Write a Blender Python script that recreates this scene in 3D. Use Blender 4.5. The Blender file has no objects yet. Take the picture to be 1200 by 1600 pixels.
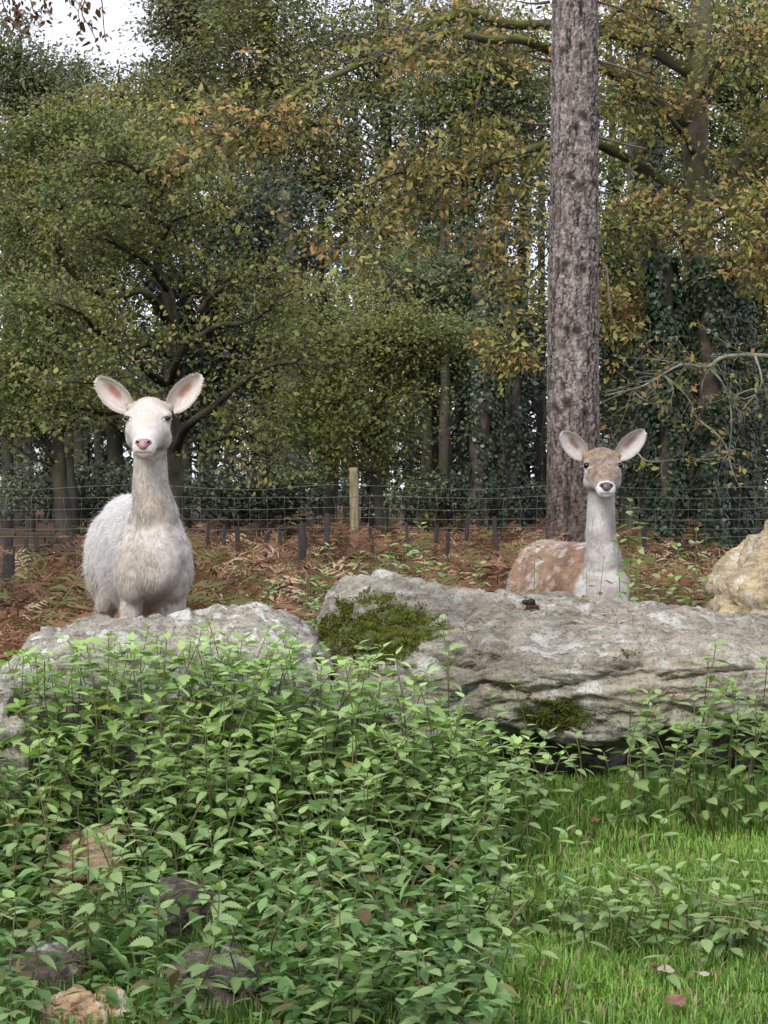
import bpy, math, random
import numpy as np
from mathutils import Vector, Matrix, Euler, Quaternion

random.seed(7)
rng = np.random.default_rng(11)
scene = bpy.context.scene
COL = scene.collection
R = math.radians

# ------------------------------------------------------------------ camera, sky, sun, exposure
FPX = 3450.0          # focal length in units of a 1200-wide frame
CAMZ = 1.05
HOR = 760.0           # horizon row in a 1200 x 1600 frame
cd = bpy.data.cameras.new('camera')
cam = bpy.data.objects.new('camera', cd)
COL.objects.link(cam)
cam.location = (0, 0, CAMZ)
cam.rotation_euler = (R(90), 0, 0)
cd.sensor_fit = 'VERTICAL'
cd.sensor_height = 32.0
cd.lens = 32.0 * FPX / 1600.0
cd.shift_y = -(800.0 - HOR) / 1600.0
cd.clip_start = 0.1
cd.clip_end = 2000
scene.camera = cam

SUN_EL, SUN_AZ = 40.0, 200.0      # degrees; azimuth measured from +Y towards +X (sun behind and left of the camera)
world = bpy.data.worlds.new('World')
scene.world = world
world.use_nodes = True
wn = world.node_tree.nodes
wl = world.node_tree.links
wn.clear()
wo = wn.new('ShaderNodeOutputWorld')
wb = wn.new('ShaderNodeBackground')
sky = wn.new('ShaderNodeTexSky')
sky.sky_type = 'NISHITA'
sky.sun_disc = False
sky.sun_elevation = R(SUN_EL)
sky.sun_rotation = R(SUN_AZ)
sky.air_density = 1.0
sky.dust_density = 4.0
wm = wn.new('ShaderNodeMix')
wm.data_type = 'RGBA'
wm.inputs['Factor'].default_value = 0.82         # closed cloud cover over the clear sky
wm.inputs['B'].default_value = (8.0, 8.2, 9.3, 1)
wl.new(sky.outputs['Color'], wm.inputs['A'])
wl.new(wm.outputs['Result'], wb.inputs['Color'])
wb.inputs['Strength'].default_value = 0.085
wl.new(wb.outputs['Background'], wo.inputs['Surface'])

sd = bpy.data.lights.new('sun', 'SUN')
sd.energy = 1.6
sd.angle = R(22)
sd.color = (1.0, 0.965, 0.91)
sun = bpy.data.objects.new('sun', sd)
COL.objects.link(sun)
sv = Vector((math.sin(R(SUN_AZ)) * math.cos(R(SUN_EL)), math.cos(R(SUN_AZ)) * math.cos(R(SUN_EL)), math.sin(R(SUN_EL))))
sun.rotation_euler = sv.to_track_quat('Z', 'Y').to_euler()
sun.location = (-6, -6, 20)

scene.view_settings.view_transform = 'Standard'
scene.view_settings.look = 'None'
scene.view_settings.exposure = 0.95
scene.view_settings.gamma = 1.0
scene.view_settings.use_curve_mapping = False
scene.cycles.max_bounces = 7
scene.cycles.diffuse_bounces = 4
scene.cycles.glossy_bounces = 2
scene.cycles.transmission_bounces = 3
scene.cycles.caustics_reflective = False
scene.cycles.caustics_refractive = False


def P(x, y, D):
    return np.array(((x - 600.0) / FPX * D, D, CAMZ - (y - HOR) / FPX * D))


# ------------------------------------------------------------------ numpy noise
def _hash(i, j, k, s):
    n = (i.astype(np.int64) * 374761393 + j.astype(np.int64) * 668265263 + k.astype(np.int64) * 2147483647 + s * 974711) & 0xffffffff
    n = ((n ^ (n >> 13)) * 1274126177) & 0xffffffff
    n = ((n ^ (n >> 16)) * 2246822519) & 0xffffffff
    n = n ^ (n >> 15)
    return (n & 0xffffff) / float(0xffffff)


def vnoise(p, s=0):
    f = np.floor(p)
    t = p - f
    t = t * t * t * (t * (t * 6 - 15) + 10)
    i, j, k = f[:, 0].astype(np.int64), f[:, 1].astype(np.int64), f[:, 2].astype(np.int64)
    out = 0
    for a in (0, 1):
        wa = t[:, 0] if a else 1 - t[:, 0]
        for b in (0, 1):
            w_b = t[:, 1] if b else 1 - t[:, 1]
            for c in (0, 1):
                wc = t[:, 2] if c else 1 - t[:, 2]
                out = out + wa * w_b * wc * _hash(i + a, j + b, k + c, s)
    return out * 2 - 1


def fbm(p, octv=4, s=0, gain=0.5, lac=2.03):
    p = np.asarray(p, float)
    a, out = 1.0, 0.0
    for o in range(octv):
        out = out + a * vnoise(p + o * 17.3, s + o)
        p = p * lac
        a *= gain
    return out


def worley(p, s=0):
    f = np.floor(p).astype(np.int64)
    d1 = np.full(len(p), 9.0)
    d2 = np.full(len(p), 9.0)
    for a in (-1, 0, 1):
        for b in (-1, 0, 1):
            for c in (-1, 0, 1):
                i, j, k = f[:, 0] + a, f[:, 1] + b, f[:, 2] + c
                q = np.stack((i + _hash(i, j, k, s), j + _hash(i, j, k, s + 1), k + _hash(i, j, k, s + 2)), 1)
                d = np.sqrt(((q - p) ** 2).sum(1))
                m = d < d1
                d2 = np.where(m, d1, np.minimum(d2, d))
                d1 = np.where(m, d, d1)
    return d1, d2


def sstep(a, b, x):
    t = np.clip((x - a) / (b - a), 0, 1)
    return t * t * (3 - 2 * t)


def lerp(a, b, t):
    t = np.asarray(t)
    if t.ndim:
        t = t[:, None]
    return np.asarray(a) * (1 - t) + np.asarray(b) * t


# ------------------------------------------------------------------ mesh and object helpers
def mesh_np(name, v, f, col=None, smooth=True, attrs=None):
    v = np.asarray(v, np.float32)
    f = np.asarray(f, np.int32)
    me = bpy.data.meshes.new(name)
    k = f.shape[1]
    me.vertices.add(len(v))
    me.vertices.foreach_set('co', v.ravel())
    me.loops.add(f.size)
    me.loops.foreach_set('vertex_index', f.ravel())
    me.polygons.add(len(f))
    me.polygons.foreach_set('loop_start', np.arange(0, f.size, k, dtype=np.int32))
    me.polygons.foreach_set('use_smooth', np.full(len(f), smooth, dtype=bool))
    me.update(calc_edges=True)
    me.validate()
    if col is not None:
        c = np.ones((len(v), 4), np.float32)
        c[:, :3] = np.clip(col, 0, 1)
        a = me.attributes.new('Col', 'FLOAT_COLOR', 'POINT')
        a.data.foreach_set('color', c.ravel())
    for kx, arr in (attrs or {}).items():
        a = me.attributes.new(kx, 'FLOAT', 'POINT')
        a.data.foreach_set('value', np.asarray(arr, np.float32))
    return me


def tag(o, label=None, cat=None, group=None, kind=None):
    if label: o['label'] = label
    if cat: o['category'] = cat
    if group: o['group'] = group
    if kind: o['kind'] = kind
    return o


def obj(name, me, mat=None, parent=None):
    o = bpy.data.objects.new(name, me)
    COL.objects.link(o)
    if mat is not None and me is not None and not me.materials:
        me.materials.append(mat)
    if parent is not None:
        o.parent = parent
    return o


def empty(name, loc=(0, 0, 0), rz=0.0):
    o = bpy.data.objects.new(name, None)
    o.empty_display_size = 0.1
    COL.objects.link(o)
    o.location = loc
    o.rotation_euler = (0, 0, rz)
    return o


class MB:
    """collects triangle/quads (as tris) with optional colours"""
    def __init__(self):
        self.v, self.f, self.c, self.n = [], [], [], 0

    def add(self, v, f, c=None):
        v = np.asarray(v, float)
        f = np.asarray(f, int)
        if f.shape[1] == 4:
            f = np.concatenate((f[:, [0, 1, 2]], f[:, [0, 2, 3]]))
        self.v.append(v)
        self.f.append(f + self.n)
        self.n += len(v)
        if c is None: c = (1, 1, 1)
        c = np.asarray(c, float)
        if c.ndim == 1: c = np.tile(c, (len(v), 1))
        self.c.append(c)

    def mesh(self, name, smooth=True):
        return mesh_np(name, np.concatenate(self.v), np.concatenate(self.f), np.concatenate(self.c), smooth)


def tube(pts, rad, sides=6, cap=True):
    pts = np.asarray(pts, float)
    n = len(pts)
    rad = np.broadcast_to(np.asarray(rad, float), (n,))
    tan = np.gradient(pts, axis=0)
    tan /= np.linalg.norm(tan, axis=1)[:, None] + 1e-9
    ref = np.array((0.31, 0.17, 0.93)) if abs(tan[0, 2]) < 0.9 else np.array((0.95, 0.2, 0.1))
    u = np.cross(tan, ref)
    u /= np.linalg.norm(u, axis=1)[:, None] + 1e-9
    w = np.cross(tan, u)
    a = np.linspace(0, 2 * math.pi, sides, endpoint=False)
    ring = pts[:, None] + rad[:, None, None] * (np.cos(a)[None, :, None] * u[:, None] + np.sin(a)[None, :, None] * w[:, None])
    v = ring.reshape(-1, 3)
    i = np.arange(n - 1)[:, None] * sides
    j = np.arange(sides)[None]
    j2 = (j + 1) % sides
    f = np.stack((i + j, i + j2, i + sides + j2, i + sides + j), -1).reshape(-1, 4)
    f = np.concatenate((f[:, [0, 1, 2]], f[:, [0, 2, 3]]))
    if cap:
        v = np.concatenate((v, pts[:1], pts[-1:]))
        jj = np.arange(sides)
        c0 = np.stack((np.full(sides, n * sides), (jj + 1) % sides, jj), 1)
        c1 = np.stack((np.full(sides, n * sides + 1), (n - 1) * sides + jj, (n - 1) * sides + (jj + 1) % sides), 1)
        f = np.concatenate((f, c0, c1))
    return v, f


def smooth_line(pts, n):
    """Catmull-Rom resample"""
    pts = np.asarray(pts, float)
    if len(pts) < 3:
        t = np.linspace(0, 1, n)[:, None]
        return pts[0] * (1 - t) + pts[-1] * t
    p = np.concatenate((2 * pts[:1] - pts[1:2], pts, 2 * pts[-1:] - pts[-2:-1]))
    s = np.linspace(0, len(pts) - 1 - 1e-6, n)
    i = s.astype(int)
    t = (s - i)[:, None]
    a, b, c, d = p[i], p[i + 1], p[i + 2], p[i + 3]
    return 0.5 * (2 * b + (c - a) * t + (2 * a - 5 * b + 4 * c - d) * t ** 2 + (3 * b - a - 3 * c + d) * t ** 3)


def scatter(tv, tf, pos, rot, scl, col=None):
    """copies template (tv,tf) with per-copy rotation (n,3,3), scale (n,) -> verts, faces, colours"""
    n = len(pos)
    v = np.einsum('nij,kj->nki', rot, tv) * np.asarray(scl).reshape(n, 1, 1) + pos[:, None]
    f = tf[None] + (np.arange(n) * len(tv))[:, None, None]
    c = None if col is None else np.repeat(col, len(tv), axis=0)
    return v.reshape(-1, 3), f.reshape(-1, tf.shape[1]), c


def frames(d, up):
    """rotation with local +Y along d and local +Z near up"""
    d = d / (np.linalg.norm(d, axis=1)[:, None] + 1e-9)
    x = np.cross(d, up)
    x /= np.linalg.norm(x, axis=1)[:, None] + 1e-9
    z = np.cross(x, d)
    return np.stack((x, d, z), -1)


def rand_dirs(n):
    d = rng.normal(size=(n, 3))
    return d / np.linalg.norm(d, axis=1)[:, None]


# ------------------------------------------------------------------ materials
class NT:
    def __init__(self, name):
        self.m = bpy.data.materials.new(name)
        self.m.use_nodes = True
        self.nt = self.m.node_tree
        self.nt.nodes.clear()
        self.out = self.nt.nodes.new('ShaderNodeOutputMaterial')

    def n(self, t, **kw):
        nd = self.nt.nodes.new(t)
        for k, v in kw.items():
            if k.startswith('i_'):
                nd.inputs[k[2:].replace('_', ' ')].default_value = v
            else:
                setattr(nd, k, v)
        return nd

    def l(self, a, b):
        self.nt.links.new(a, b)

    def noise(self, scale, detail=4, rough=0.55, vec=None, dist=0.0):
        nd = self.n('ShaderNodeTexNoise')
        nd.inputs['Scale'].default_value = scale
        nd.inputs['Detail'].default_value = detail
        nd.inputs['Roughness'].default_value = rough
        nd.inputs['Distortion'].default_value = dist
        if vec is not None: self.l(vec, nd.inputs['Vector'])
        return nd.outputs['Fac']

    def voro(self, scale, vec=None, feature='F1', out='Distance', rnd=1.0):
        nd = self.n('ShaderNodeTexVoronoi', feature=feature)
        nd.inputs['Scale'].default_value = scale
        nd.inputs['Randomness'].default_value = rnd
        if vec is not None: self.l(vec, nd.inputs['Vector'])
        return nd.outputs[out]

    def ramp(self, fac, stops, interp='LINEAR'):
        nd = self.n('ShaderNodeValToRGB')
        nd.color_ramp.interpolation = interp
        e = nd.color_ramp.elements
        while len(e) > 1: e.remove(e[-1])
        for i, (p, c) in enumerate(stops):
            el = e[0] if i == 0 else e.new(p)
            el.position = p
            if isinstance(c, (int, float)): c = (c, c, c)
            el.color = tuple(c) + (1,)
        self.l(fac, nd.inputs['Fac'])
        return nd.outputs['Color']

    def mix(self, fac, a, b, mode='MIX'):
        nd = self.n('ShaderNodeMix', data_type='RGBA', blend_type=mode)
        for s, v in (('Factor', fac), ('A', a), ('B', b)):
            sock = nd.inputs[0] if s == 'Factor' else nd.inputs[6 if s == 'A' else 7]
            if isinstance(v, (int, float)):
                sock.default_value = v if s == 'Factor' else (v, v, v, 1)
            elif isinstance(v, tuple):
                sock.default_value = v + (1,)
            else:
                self.l(v, sock)
        return nd.outputs[2]

    def math(self, op, a, b=0.0, clamp=False):
        nd = self.n('ShaderNodeMath', operation=op, use_clamp=clamp)
        for i, v in enumerate((a, b)):
            if isinstance(v, (int, float)): nd.inputs[i].default_value = v
            else: self.l(v, nd.inputs[i])
        return nd.outputs[0]

    def attr(self, name, out='Color'):
        return self.n('ShaderNodeAttribute', attribute_name=name).outputs[out]

    def objco(self):
        return self.n('ShaderNodeTexCoord').outputs['Object']

    def mapping(self, vec, scale):
        nd = self.n('ShaderNodeMapping')
        nd.inputs['Scale'].default_value = scale
        self.l(vec, nd.inputs['Vector'])
        return nd.outputs['Vector']

    def bump(self, h, strength=0.5, dist=0.01, normal=None):
        nd = self.n('ShaderNodeBump')
        nd.inputs['Strength'].default_value = strength
        nd.inputs['Distance'].default_value = dist
        self.l(h, nd.inputs['Height'])
        if normal is not None: self.l(normal, nd.inputs['Normal'])
        return nd.outputs['Normal']

    def principled(self, col, rough=0.7, spec=0.3, normal=None, sheen=0.0):
        nd = self.n('ShaderNodeBsdfPrincipled')
        if isinstance(col, tuple): nd.inputs['Base Color'].default_value = col + (1,)
        else: self.l(col, nd.inputs['Base Color'])
        if isinstance(rough, (int, float)): nd.inputs['Roughness'].default_value = rough
        else: self.l(rough, nd.inputs['Roughness'])
        nd.inputs['Specular IOR Level'].default_value = spec
        nd.inputs['Sheen Weight'].default_value = sheen
        if normal is not None: self.l(normal, nd.inputs['Normal'])
        return nd.outputs['BSDF']

    def finish(self, sh):
        self.l(sh, self.out.inputs['Surface'])
        return self.m

    def leafy(self, col, rough=0.5, spec=0.35, trans=0.3, normal=None):
        p = self.principled(col, rough, spec, normal)
        t = self.n('ShaderNodeBsdfTranslucent')
        tc = self.mix(1.0, col, (1.0, 1.15, 0.55), 'MULTIPLY')
        self.l(tc, t.inputs['Color'])
        mx = self.n('ShaderNodeMixShader')
        mx.inputs['Fac'].default_value = trans
        self.l(p, mx.inputs[1])
        self.l(t.outputs[0], mx.inputs[2])
        return self.finish(mx.outputs[0])


def mat_leaf_attr(name, rough=0.55, spec=0.3, trans=0.3):
    k = NT(name)
    return k.leafy(k.attr('Col'), rough, spec, trans)


def mat_attr(name, rough=0.85, spec=0.2, nscale=0, bump=0.0, sheen=0.0):
    k = NT(name)
    c = k.attr('Col')
    nrm = None
    if nscale:
        co = k.objco()
        h = k.noise(nscale, 5, 0.65, co)
        c = k.mix(1.0, c, k.ramp(h, [(0.25, 0.55), (0.75, 1.3)]), 'MULTIPLY')
        if bump: nrm = k.bump(h, 0.7, bump)
    return k.finish(k.principled(c, rough, spec, nrm, sheen))


M = {}
M['leaf'] = mat_leaf_attr('foliage')
M['ivy'] = mat_leaf_attr('ivy_leaf', 0.38, 0.5, 0.12)
M['bark'] = mat_attr('bark', 0.9, 0.15, 28, 0.02)
M['bracken'] = mat_leaf_attr('dead_bracken', 0.8, 0.15, 0.25)
M['nettle_mass'] = mat_leaf_attr('nettle_mass', 0.36, 0.5, 0.3)
M['grass'] = mat_leaf_attr('grass_blade', 0.5, 0.35, 0.3)
M['fur'] = mat_attr('fur', 0.85, 0.12, sheen=0.15)


def mat_nettle(name, lo, hi, trans=0.3):
    k = NT(name)
    rnd = k.n('ShaderNodeObjectInfo').outputs['Random']
    c = k.mix(rnd, lo, hi)
    co = k.objco()
    blot = k.noise(40, 3, 0.6, co)
    c = k.mix(1.0, c, k.ramp(blot, [(0.3, 0.72), (0.7, 1.22)]), 'MULTIPLY')
    rib = k.attr('rib', 'Fac')
    c = k.mix(k.math('MULTIPLY', rib, 0.45), c, (0.26, 0.36, 0.16))
    h = k.math('ADD', k.math('MULTIPLY', k.noise(170, 2, 0.5, co), 0.5), k.math('MULTIPLY', rib, -0.8))
    return k.leafy(c, 0.33, 0.6, trans, k.bump(h, 0.5, 0.003))


M['nettle'] = mat_nettle('nettle_leaf', (0.195, 0.315, 0.085), (0.335, 0.46, 0.19))
M['nettle_young'] = mat_nettle('nettle_young_leaf', (0.29, 0.45, 0.12), (0.40, 0.54, 0.19), 0.35)
M['nettle_yellow'] = mat_nettle('nettle_yellow_leaf', (0.30, 0.34, 0.08), (0.42, 0.38, 0.12), 0.35)


def mat_simple_noise(name, a, b, scale, rough=0.85, spec=0.2, bump=0.004, vecscale=None):
    k = NT(name)
    co = k.objco()
    if vecscale: co = k.mapping(co, vecscale)
    h = k.noise(scale, 6, 0.65, co)
    c = k.ramp(h, [(0.3, a), (0.7, b)])
    return k.finish(k.principled(c, rough, spec, k.bump(h, 0.6, bump)))


M['stem'] = mat_simple_noise('nettle_stem', (0.06, 0.075, 0.025), (0.14, 0.13, 0.06), 60, 0.6)
M['dead_stem'] = mat_simple_noise('dead_stem', (0.10, 0.075, 0.05), (0.26, 0.2, 0.14), 60, 0.85)
M['post'] = mat_simple_noise('weathered_post', (0.12, 0.10, 0.06), (0.34, 0.285, 0.18), 9, 0.85, 0.2, 0.01, (3, 3, 0.35))
M['wire'] = NT('galvanised_wire')
M['wire'] = M['wire'].finish(M['wire'].principled((0.20, 0.22, 0.20), 0.6, 0.4))
M['guard'] = mat_simple_noise('dark_plastic', (0.018, 0.016, 0.018), (0.045, 0.04, 0.042), 20, 0.6)
M['dead_leaf'] = mat_simple_noise('dead_leaf', (0.10, 0.05, 0.035), (0.24, 0.13, 0.085), 45, 0.75)
M['pale_leaf'] = mat_simple_noise('pale_leaf', (0.24, 0.21, 0.15), (0.42, 0.38, 0.29), 45, 0.75)
M['eye'] = NT('eye'); M['eye'] = M['eye'].finish(M['eye'].principled((0.008, 0.004, 0.004), 0.22, 0.3))
M['dung'] = mat_simple_noise('dark_dropping', (0.012, 0.009, 0.007), (0.05, 0.035, 0.025), 60, 0.6)
M['moss'] = mat_leaf_attr('moss', 0.8, 0.15, 0.2)


# ------------------------------------------------------------------ ground
def ground_z(x, y):
    x = np.asarray(x, float)
    y = np.asarray(y, float)
    b = sstep(4.0, 6.0, y) * 0.20 + 0.05 * sstep(3.0, 4.2, y)
    right = sstep(0.1, 0.9, x + 0.12 * (y - 7))
    back = sstep(7.9, 9.2, y) * (1 - right) + sstep(6.6, 7.6, y) * right
    z = b * (1 - back)
    p = np.stack((x, y, np.zeros_like(x)), -1).reshape(-1, 3)
    n = fbm(p * 0.9, 3, 5).reshape(x.shape) * 0.02
    n2 = fbm(p * 0.12, 2, 9).reshape(x.shape) * 0.10 * sstep(9, 20, y)
    far = sstep(120, 500, np.hypot(x, y)) * -1.0
    return z + n + n2 + far


def build_ground():
    gx = np.concatenate((-np.geomspace(900, 6, 26), np.linspace(-5.5, 5.5, 90), np.geomspace(6, 900, 26)))
    gy = np.concatenate((-np.geomspace(900, 4, 20), np.linspace(-3, 12, 120), np.linspace(12.6, 70, 60), np.geomspace(76, 900, 18)))
    X, Y = np.meshgrid(gx, gy)
    Z = ground_z(X, Y)
    v = np.stack((X, Y, Z), -1).reshape(-1, 3)
    ny, nx = X.shape
    i = np.arange(ny - 1)[:, None] * nx + np.arange(nx - 1)[None]
    f = np.stack((i, i + 1, i + nx + 1, i + nx), -1).reshape(-1, 4)
    k = NT('woodland_soil')
    co = k.objco()
    n1 = k.noise(1.3, 5, 0.6, co)
    n2 = k.noise(22, 5, 0.7, co)
    n3 = k.noise(90, 3, 0.7, co)
    soil = k.ramp(n2, [(0.3, (0.030, 0.022, 0.014)), (0.7, (0.095, 0.07, 0.042))])
    litter = k.ramp(n3, [(0.35, (0.06, 0.035, 0.02)), (0.7, (0.17, 0.095, 0.055))])
    green = k.ramp(n3, [(0.3, (0.03, 0.06, 0.015)), (0.7, (0.07, 0.12, 0.03))])
    c = k.mix(k.ramp(n1, [(0.42, 0.0), (0.62, 1.0)]), soil, litter)
    sep = k.n('ShaderNodeSeparateXYZ')
    k.l(co, sep.inputs[0])
    near = k.math('SUBTRACT', 6.6, sep.outputs['Y'])
    near = k.math('MULTIPLY', near, 1.2, True)
    c = k.mix(k.math('MULTIPLY', near, 0.75), c, green)
    m = k.finish(k.principled(c, 0.95, 0.1, k.bump(n2, 0.8, 0.03)))
    o = obj('ground', mesh_np('ground', v, f), m)
    tag(o, kind='structure')


build_ground()


_GX, _GY = np.arange(-8, 8.01, 0.08), np.arange(3, 40.01, 0.08)
_GZ = ground_z(*np.meshgrid(_GX, _GY))


def gz(x, y):
    i = min(max((x + 8) / 0.08, 0), len(_GX) - 2); j = min(max((y - 3) / 0.08, 0), len(_GY) - 2)
    a, b = int(i), int(j)
    u, w = i - a, j - b
    return float((_GZ[b, a] * (1 - u) + _GZ[b, a + 1] * u) * (1 - w) + (_GZ[b + 1, a] * (1 - u) + _GZ[b + 1, a + 1] * u) * w)


# ------------------------------------------------------------------ boulders
def cube_sphere(n):
    vs, fs, base = [], [], 0
    t = np.linspace(-1, 1, n)
    A, B = np.meshgrid(t, t)
    for ax in range(3):
        for s in (-1, 1):
            q = np.zeros((n * n, 3))
            q[:, ax] = s
            q[:, (ax + 1) % 3] = A.ravel()
            q[:, (ax + 2) % 3] = B.ravel()
            i = np.arange(n - 1)[:, None] * n + np.arange(n - 1)[None]
            f = np.stack((i, i + 1, i + n + 1, i + n), -1).reshape(-1, 4)
            if s < 0: f = f[:, ::-1]
            vs.append(q); fs.append(f + base); base += n * n
    v = np.concatenate(vs); f = np.concatenate(fs)
    key = np.round(v * 1e6).astype(np.int64)
    _, idx, inv = np.unique(key, axis=0, return_index=True, return_inverse=True)
    return v[idx], inv.ravel()[f]


def vnormals(v, f):
    if f.shape[1] == 4: f = np.concatenate((f[:, [0, 1, 2]], f[:, [0, 2, 3]]))
    fn = np.cross(v[f[:, 1]] - v[f[:, 0]], v[f[:, 2]] - v[f[:, 0]])
    n = np.zeros_like(v)
    for i in range(3): np.add.at(n, f[:, i], fn)
    return n / (np.linalg.norm(n, axis=1)[:, None] + 1e-12)


def rock_mesh(name, x0, x1, y0, y1, top, bot, N=70, power=4.0, amp=0.05, freq=2.2, seed=0, facet=0.03, ridged=0.0, pits=0.0, shape=None, moss=None):
    v, f = cube_sphere(N)
    r = (np.abs(v) ** power).sum(1) ** (1 / power)
    u = v / r[:, None]
    X = (x0 + x1) / 2 + u[:, 0] * (x1 - x0) / 2
    Y = (y0 + y1) / 2 + u[:, 1] * (y1 - y0) / 2
    tz = top(X, Y)
    bz = bot(X, Y)
    Z = (tz + bz) / 2 + u[:, 2] * (tz - bz) / 2
    p = np.stack((X, Y, Z), 1)
    if shape is not None: p = shape(p, u)
    n = vnormals(p, f)
    q = p * freq + seed * 13.7
    d = fbm(q, 3, seed) * amp
    d1, d2 = worley(p * np.array((3.2, 3.2, 4.5)) + seed, seed + 50)
    d = d - facet * sstep(0.16, 0.0, d2 - d1) - 0.016 * sstep(0.045, 0.0, d2 - d1) + facet * 0.8 * (d1 - 0.5)
    d = d + amp * 0.28 * fbm(p * 11 + seed, 4, seed + 20, 0.6)
    d = d - 0.012 * sstep(0.10, 0.0, np.abs(fbm(p * 4.5 + seed, 3, seed + 25, 0.5))) + 0.005 * (np.abs(fbm(p * 18 + seed, 3, seed + 27, 0.6)) - .3)
    if ridged:
        s = np.abs(fbm(p * np.array((6, 6, 11.0)) + seed, 3, seed + 31))
        d = d - ridged * sstep(0.22, 0.0, s)
    if pits:
        w1, w2 = worley(p * 9 + seed, seed + 70)
        d = d - pits * sstep(0.5, 0.15, w1)
    p = p + n * d[:, None]
    n = vnormals(p, f)
    d2_ = 0.0055 * fbm(p * 40 + seed, 3, seed + 40, 0.7)
    w1, w2 = worley(p * 24 + seed, seed + 44)
    d2_ = d2_ - 0.005 * sstep(0.34, 0.12, w1)
    p = p + n * d2_[:, None]
    mask = np.zeros(len(p)) if moss is None else np.clip(moss(p, n), 0, 1)
    return mesh_np(name, p, f, attrs={'moss': mask}), p, f, mask


def mat_rock(name, dark, light, warm, lichen_amt=0.5, lichen_col=(0.62, 0.62, 0.56), black=0.5, warm_amt=0.5):
    k = NT(name)
    co = k.objco()
    n1 = k.noise(3.2, 6, 0.6, co)
    n2 = k.noise(19, 6, 0.68, co)
    n3 = k.noise(85, 4, 0.7, co)
    c = k.ramp(n2, [(0.28, dark), (0.72, light)])
    c = k.mix(k.math('MULTIPLY', k.ramp(n1, [(0.45, 0.0), (0.65, 1.0)]), warm_amt), c, warm)
    # strata streaks
    st = k.noise(14, 4, 0.6, k.mapping(co, (1, 1, 5)), 0.6)
    c = k.mix(1.0, c, k.ramp(st, [(0.35, 0.68), (0.6, 1.12)]), 'MULTIPLY')
    # crusty lichen: ragged rosettes in several sizes
    w = k.n('ShaderNodeVectorMath', operation='ADD')
    nz = k.n('ShaderNodeTexNoise')
    nz.inputs['Scale'].default_value = 30
    nz.inputs['Detail'].default_value = 4
    k.l(co, nz.inputs['Vector'])
    sc = k.n('ShaderNodeVectorMath', operation='SCALE')
    sc.inputs['Scale'].default_value = 0.06
    k.l(nz.outputs['Color'], sc.inputs[0])
    k.l(co, w.inputs[0]); k.l(sc.outputs[0], w.inputs[1])
    v1 = k.voro(9, w.outputs[0])
    v2 = k.voro(26, w.outputs[0])
    zone = k.ramp(k.noise(2.3, 4, 0.6, co), [(0.5 - 0.22 * lichen_amt, 0.0), (0.62 - 0.16 * lichen_amt, 1.0)])
    l1 = k.math('MULTIPLY', k.ramp(v1, [(0.30, 1.0), (0.36, 0.0)]), zone)
    l2 = k.math('MULTIPLY', k.ramp(v2, [(0.34, 1.0), (0.42, 0.0)]), k.ramp(k.noise(5, 3, 0.6, co), [(0.45, 0.0), (0.55, lichen_amt)]))
    li = k.math('MAXIMUM', l1, l2)
    lc = k.mix(k.ramp(n3, [(0.35, 0.0), (0.65, 1.0)]), tuple(a * 0.7 for a in lichen_col), lichen_col)
    c = k.mix(k.math('MULTIPLY', li, 0.9), c, lc)
    # black crust lichen specks
    bs = k.ramp(k.noise(46, 3, 0.8, co), [(0.56, 0.0), (0.66, 1.0)])
    bz = k.ramp(k.noise(3.1, 3, 0.6, co), [(0.42, 0.0), (0.6, 1.0)])
    c = k.mix(k.math('MULTIPLY', k.math('MULTIPLY', bs, bz), black), c, (0.035, 0.033, 0.03))
    stn = k.noise(1.7, 5, 0.7, co)
    c = k.mix(1.0, c, k.ramp(stn, [(0.36, 0.62), (0.52, 1.0)]), 'MULTIPLY')
    # moss stain under the moss cushions
    ms = k.attr('moss', 'Fac')
    mm = k.ramp(k.math('ADD', ms, k.math('MULTIPLY', k.math('SUBTRACT', n2, 0.5), 0.9)), [(0.38, 0.0), (0.6, 1.0)])
    mc = k.ramp(n3, [(0.3, (0.025, 0.035, 0.008)), (0.7, (0.10, 0.13, 0.03))])
    c = k.mix(mm, c, mc)
    n4 = k.noise(150, 2, 0.6, co)
    pit = k.ramp(n4, [(0.30, 0.0), (0.42, 1.0)])
    c = k.mix(1.0, c, k.ramp(n4, [(0.28, 0.45), (0.40, 1.0), (0.60, 1.0), (0.72, 1.35)]), 'MULTIPLY')
    h = k.math('ADD', k.math('MULTIPLY', pit, 0.25), k.math('ADD', k.math('MULTIPLY', n2, 1.0), k.math('ADD', k.math('MULTIPLY', n3, 0.45), k.math('MULTIPLY', li, 0.12))))
    return k.finish(k.principled(c, 0.9, 0.2, k.bump(h, 0.8, 0.014)))


MR_GREY = mat_rock('lichened_sandstone', (0.19, 0.175, 0.14), (0.42, 0.395, 0.34), (0.40, 0.345, 0.25), 1.15, (0.60, 0.595, 0.55), 0.9, 0.35)
MR_SLAB = mat_rock('weathered_slab_stone', (0.165, 0.15, 0.118), (0.375, 0.345, 0.285), (0.355, 0.31, 0.235), 0.6, (0.50, 0.50, 0.46), 0.5, 0.7)
MR_TAN = mat_rock('tan_sandstone', (0.26, 0.205, 0.125), (0.50, 0.42, 0.29), (0.49, 0.39, 0.22), 0.15, (0.6, 0.55, 0.45), 0.35, 0.8)
MR_DARK = mat_rock('dark_mossy_stone', (0.055, 0.045, 0.04), (0.17, 0.14, 0.12), (0.15, 0.12, 0.08), 0.25, (0.45, 0.47, 0.42), 0.5, 0.4)
MR_ORANGE = mat_rock('orange_stone', (0.22, 0.145, 0.085), (0.44, 0.32, 0.22), (0.42, 0.28, 0.17), 0.1, (0.6, 0.55, 0.45), 0.25, 0.7)


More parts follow.
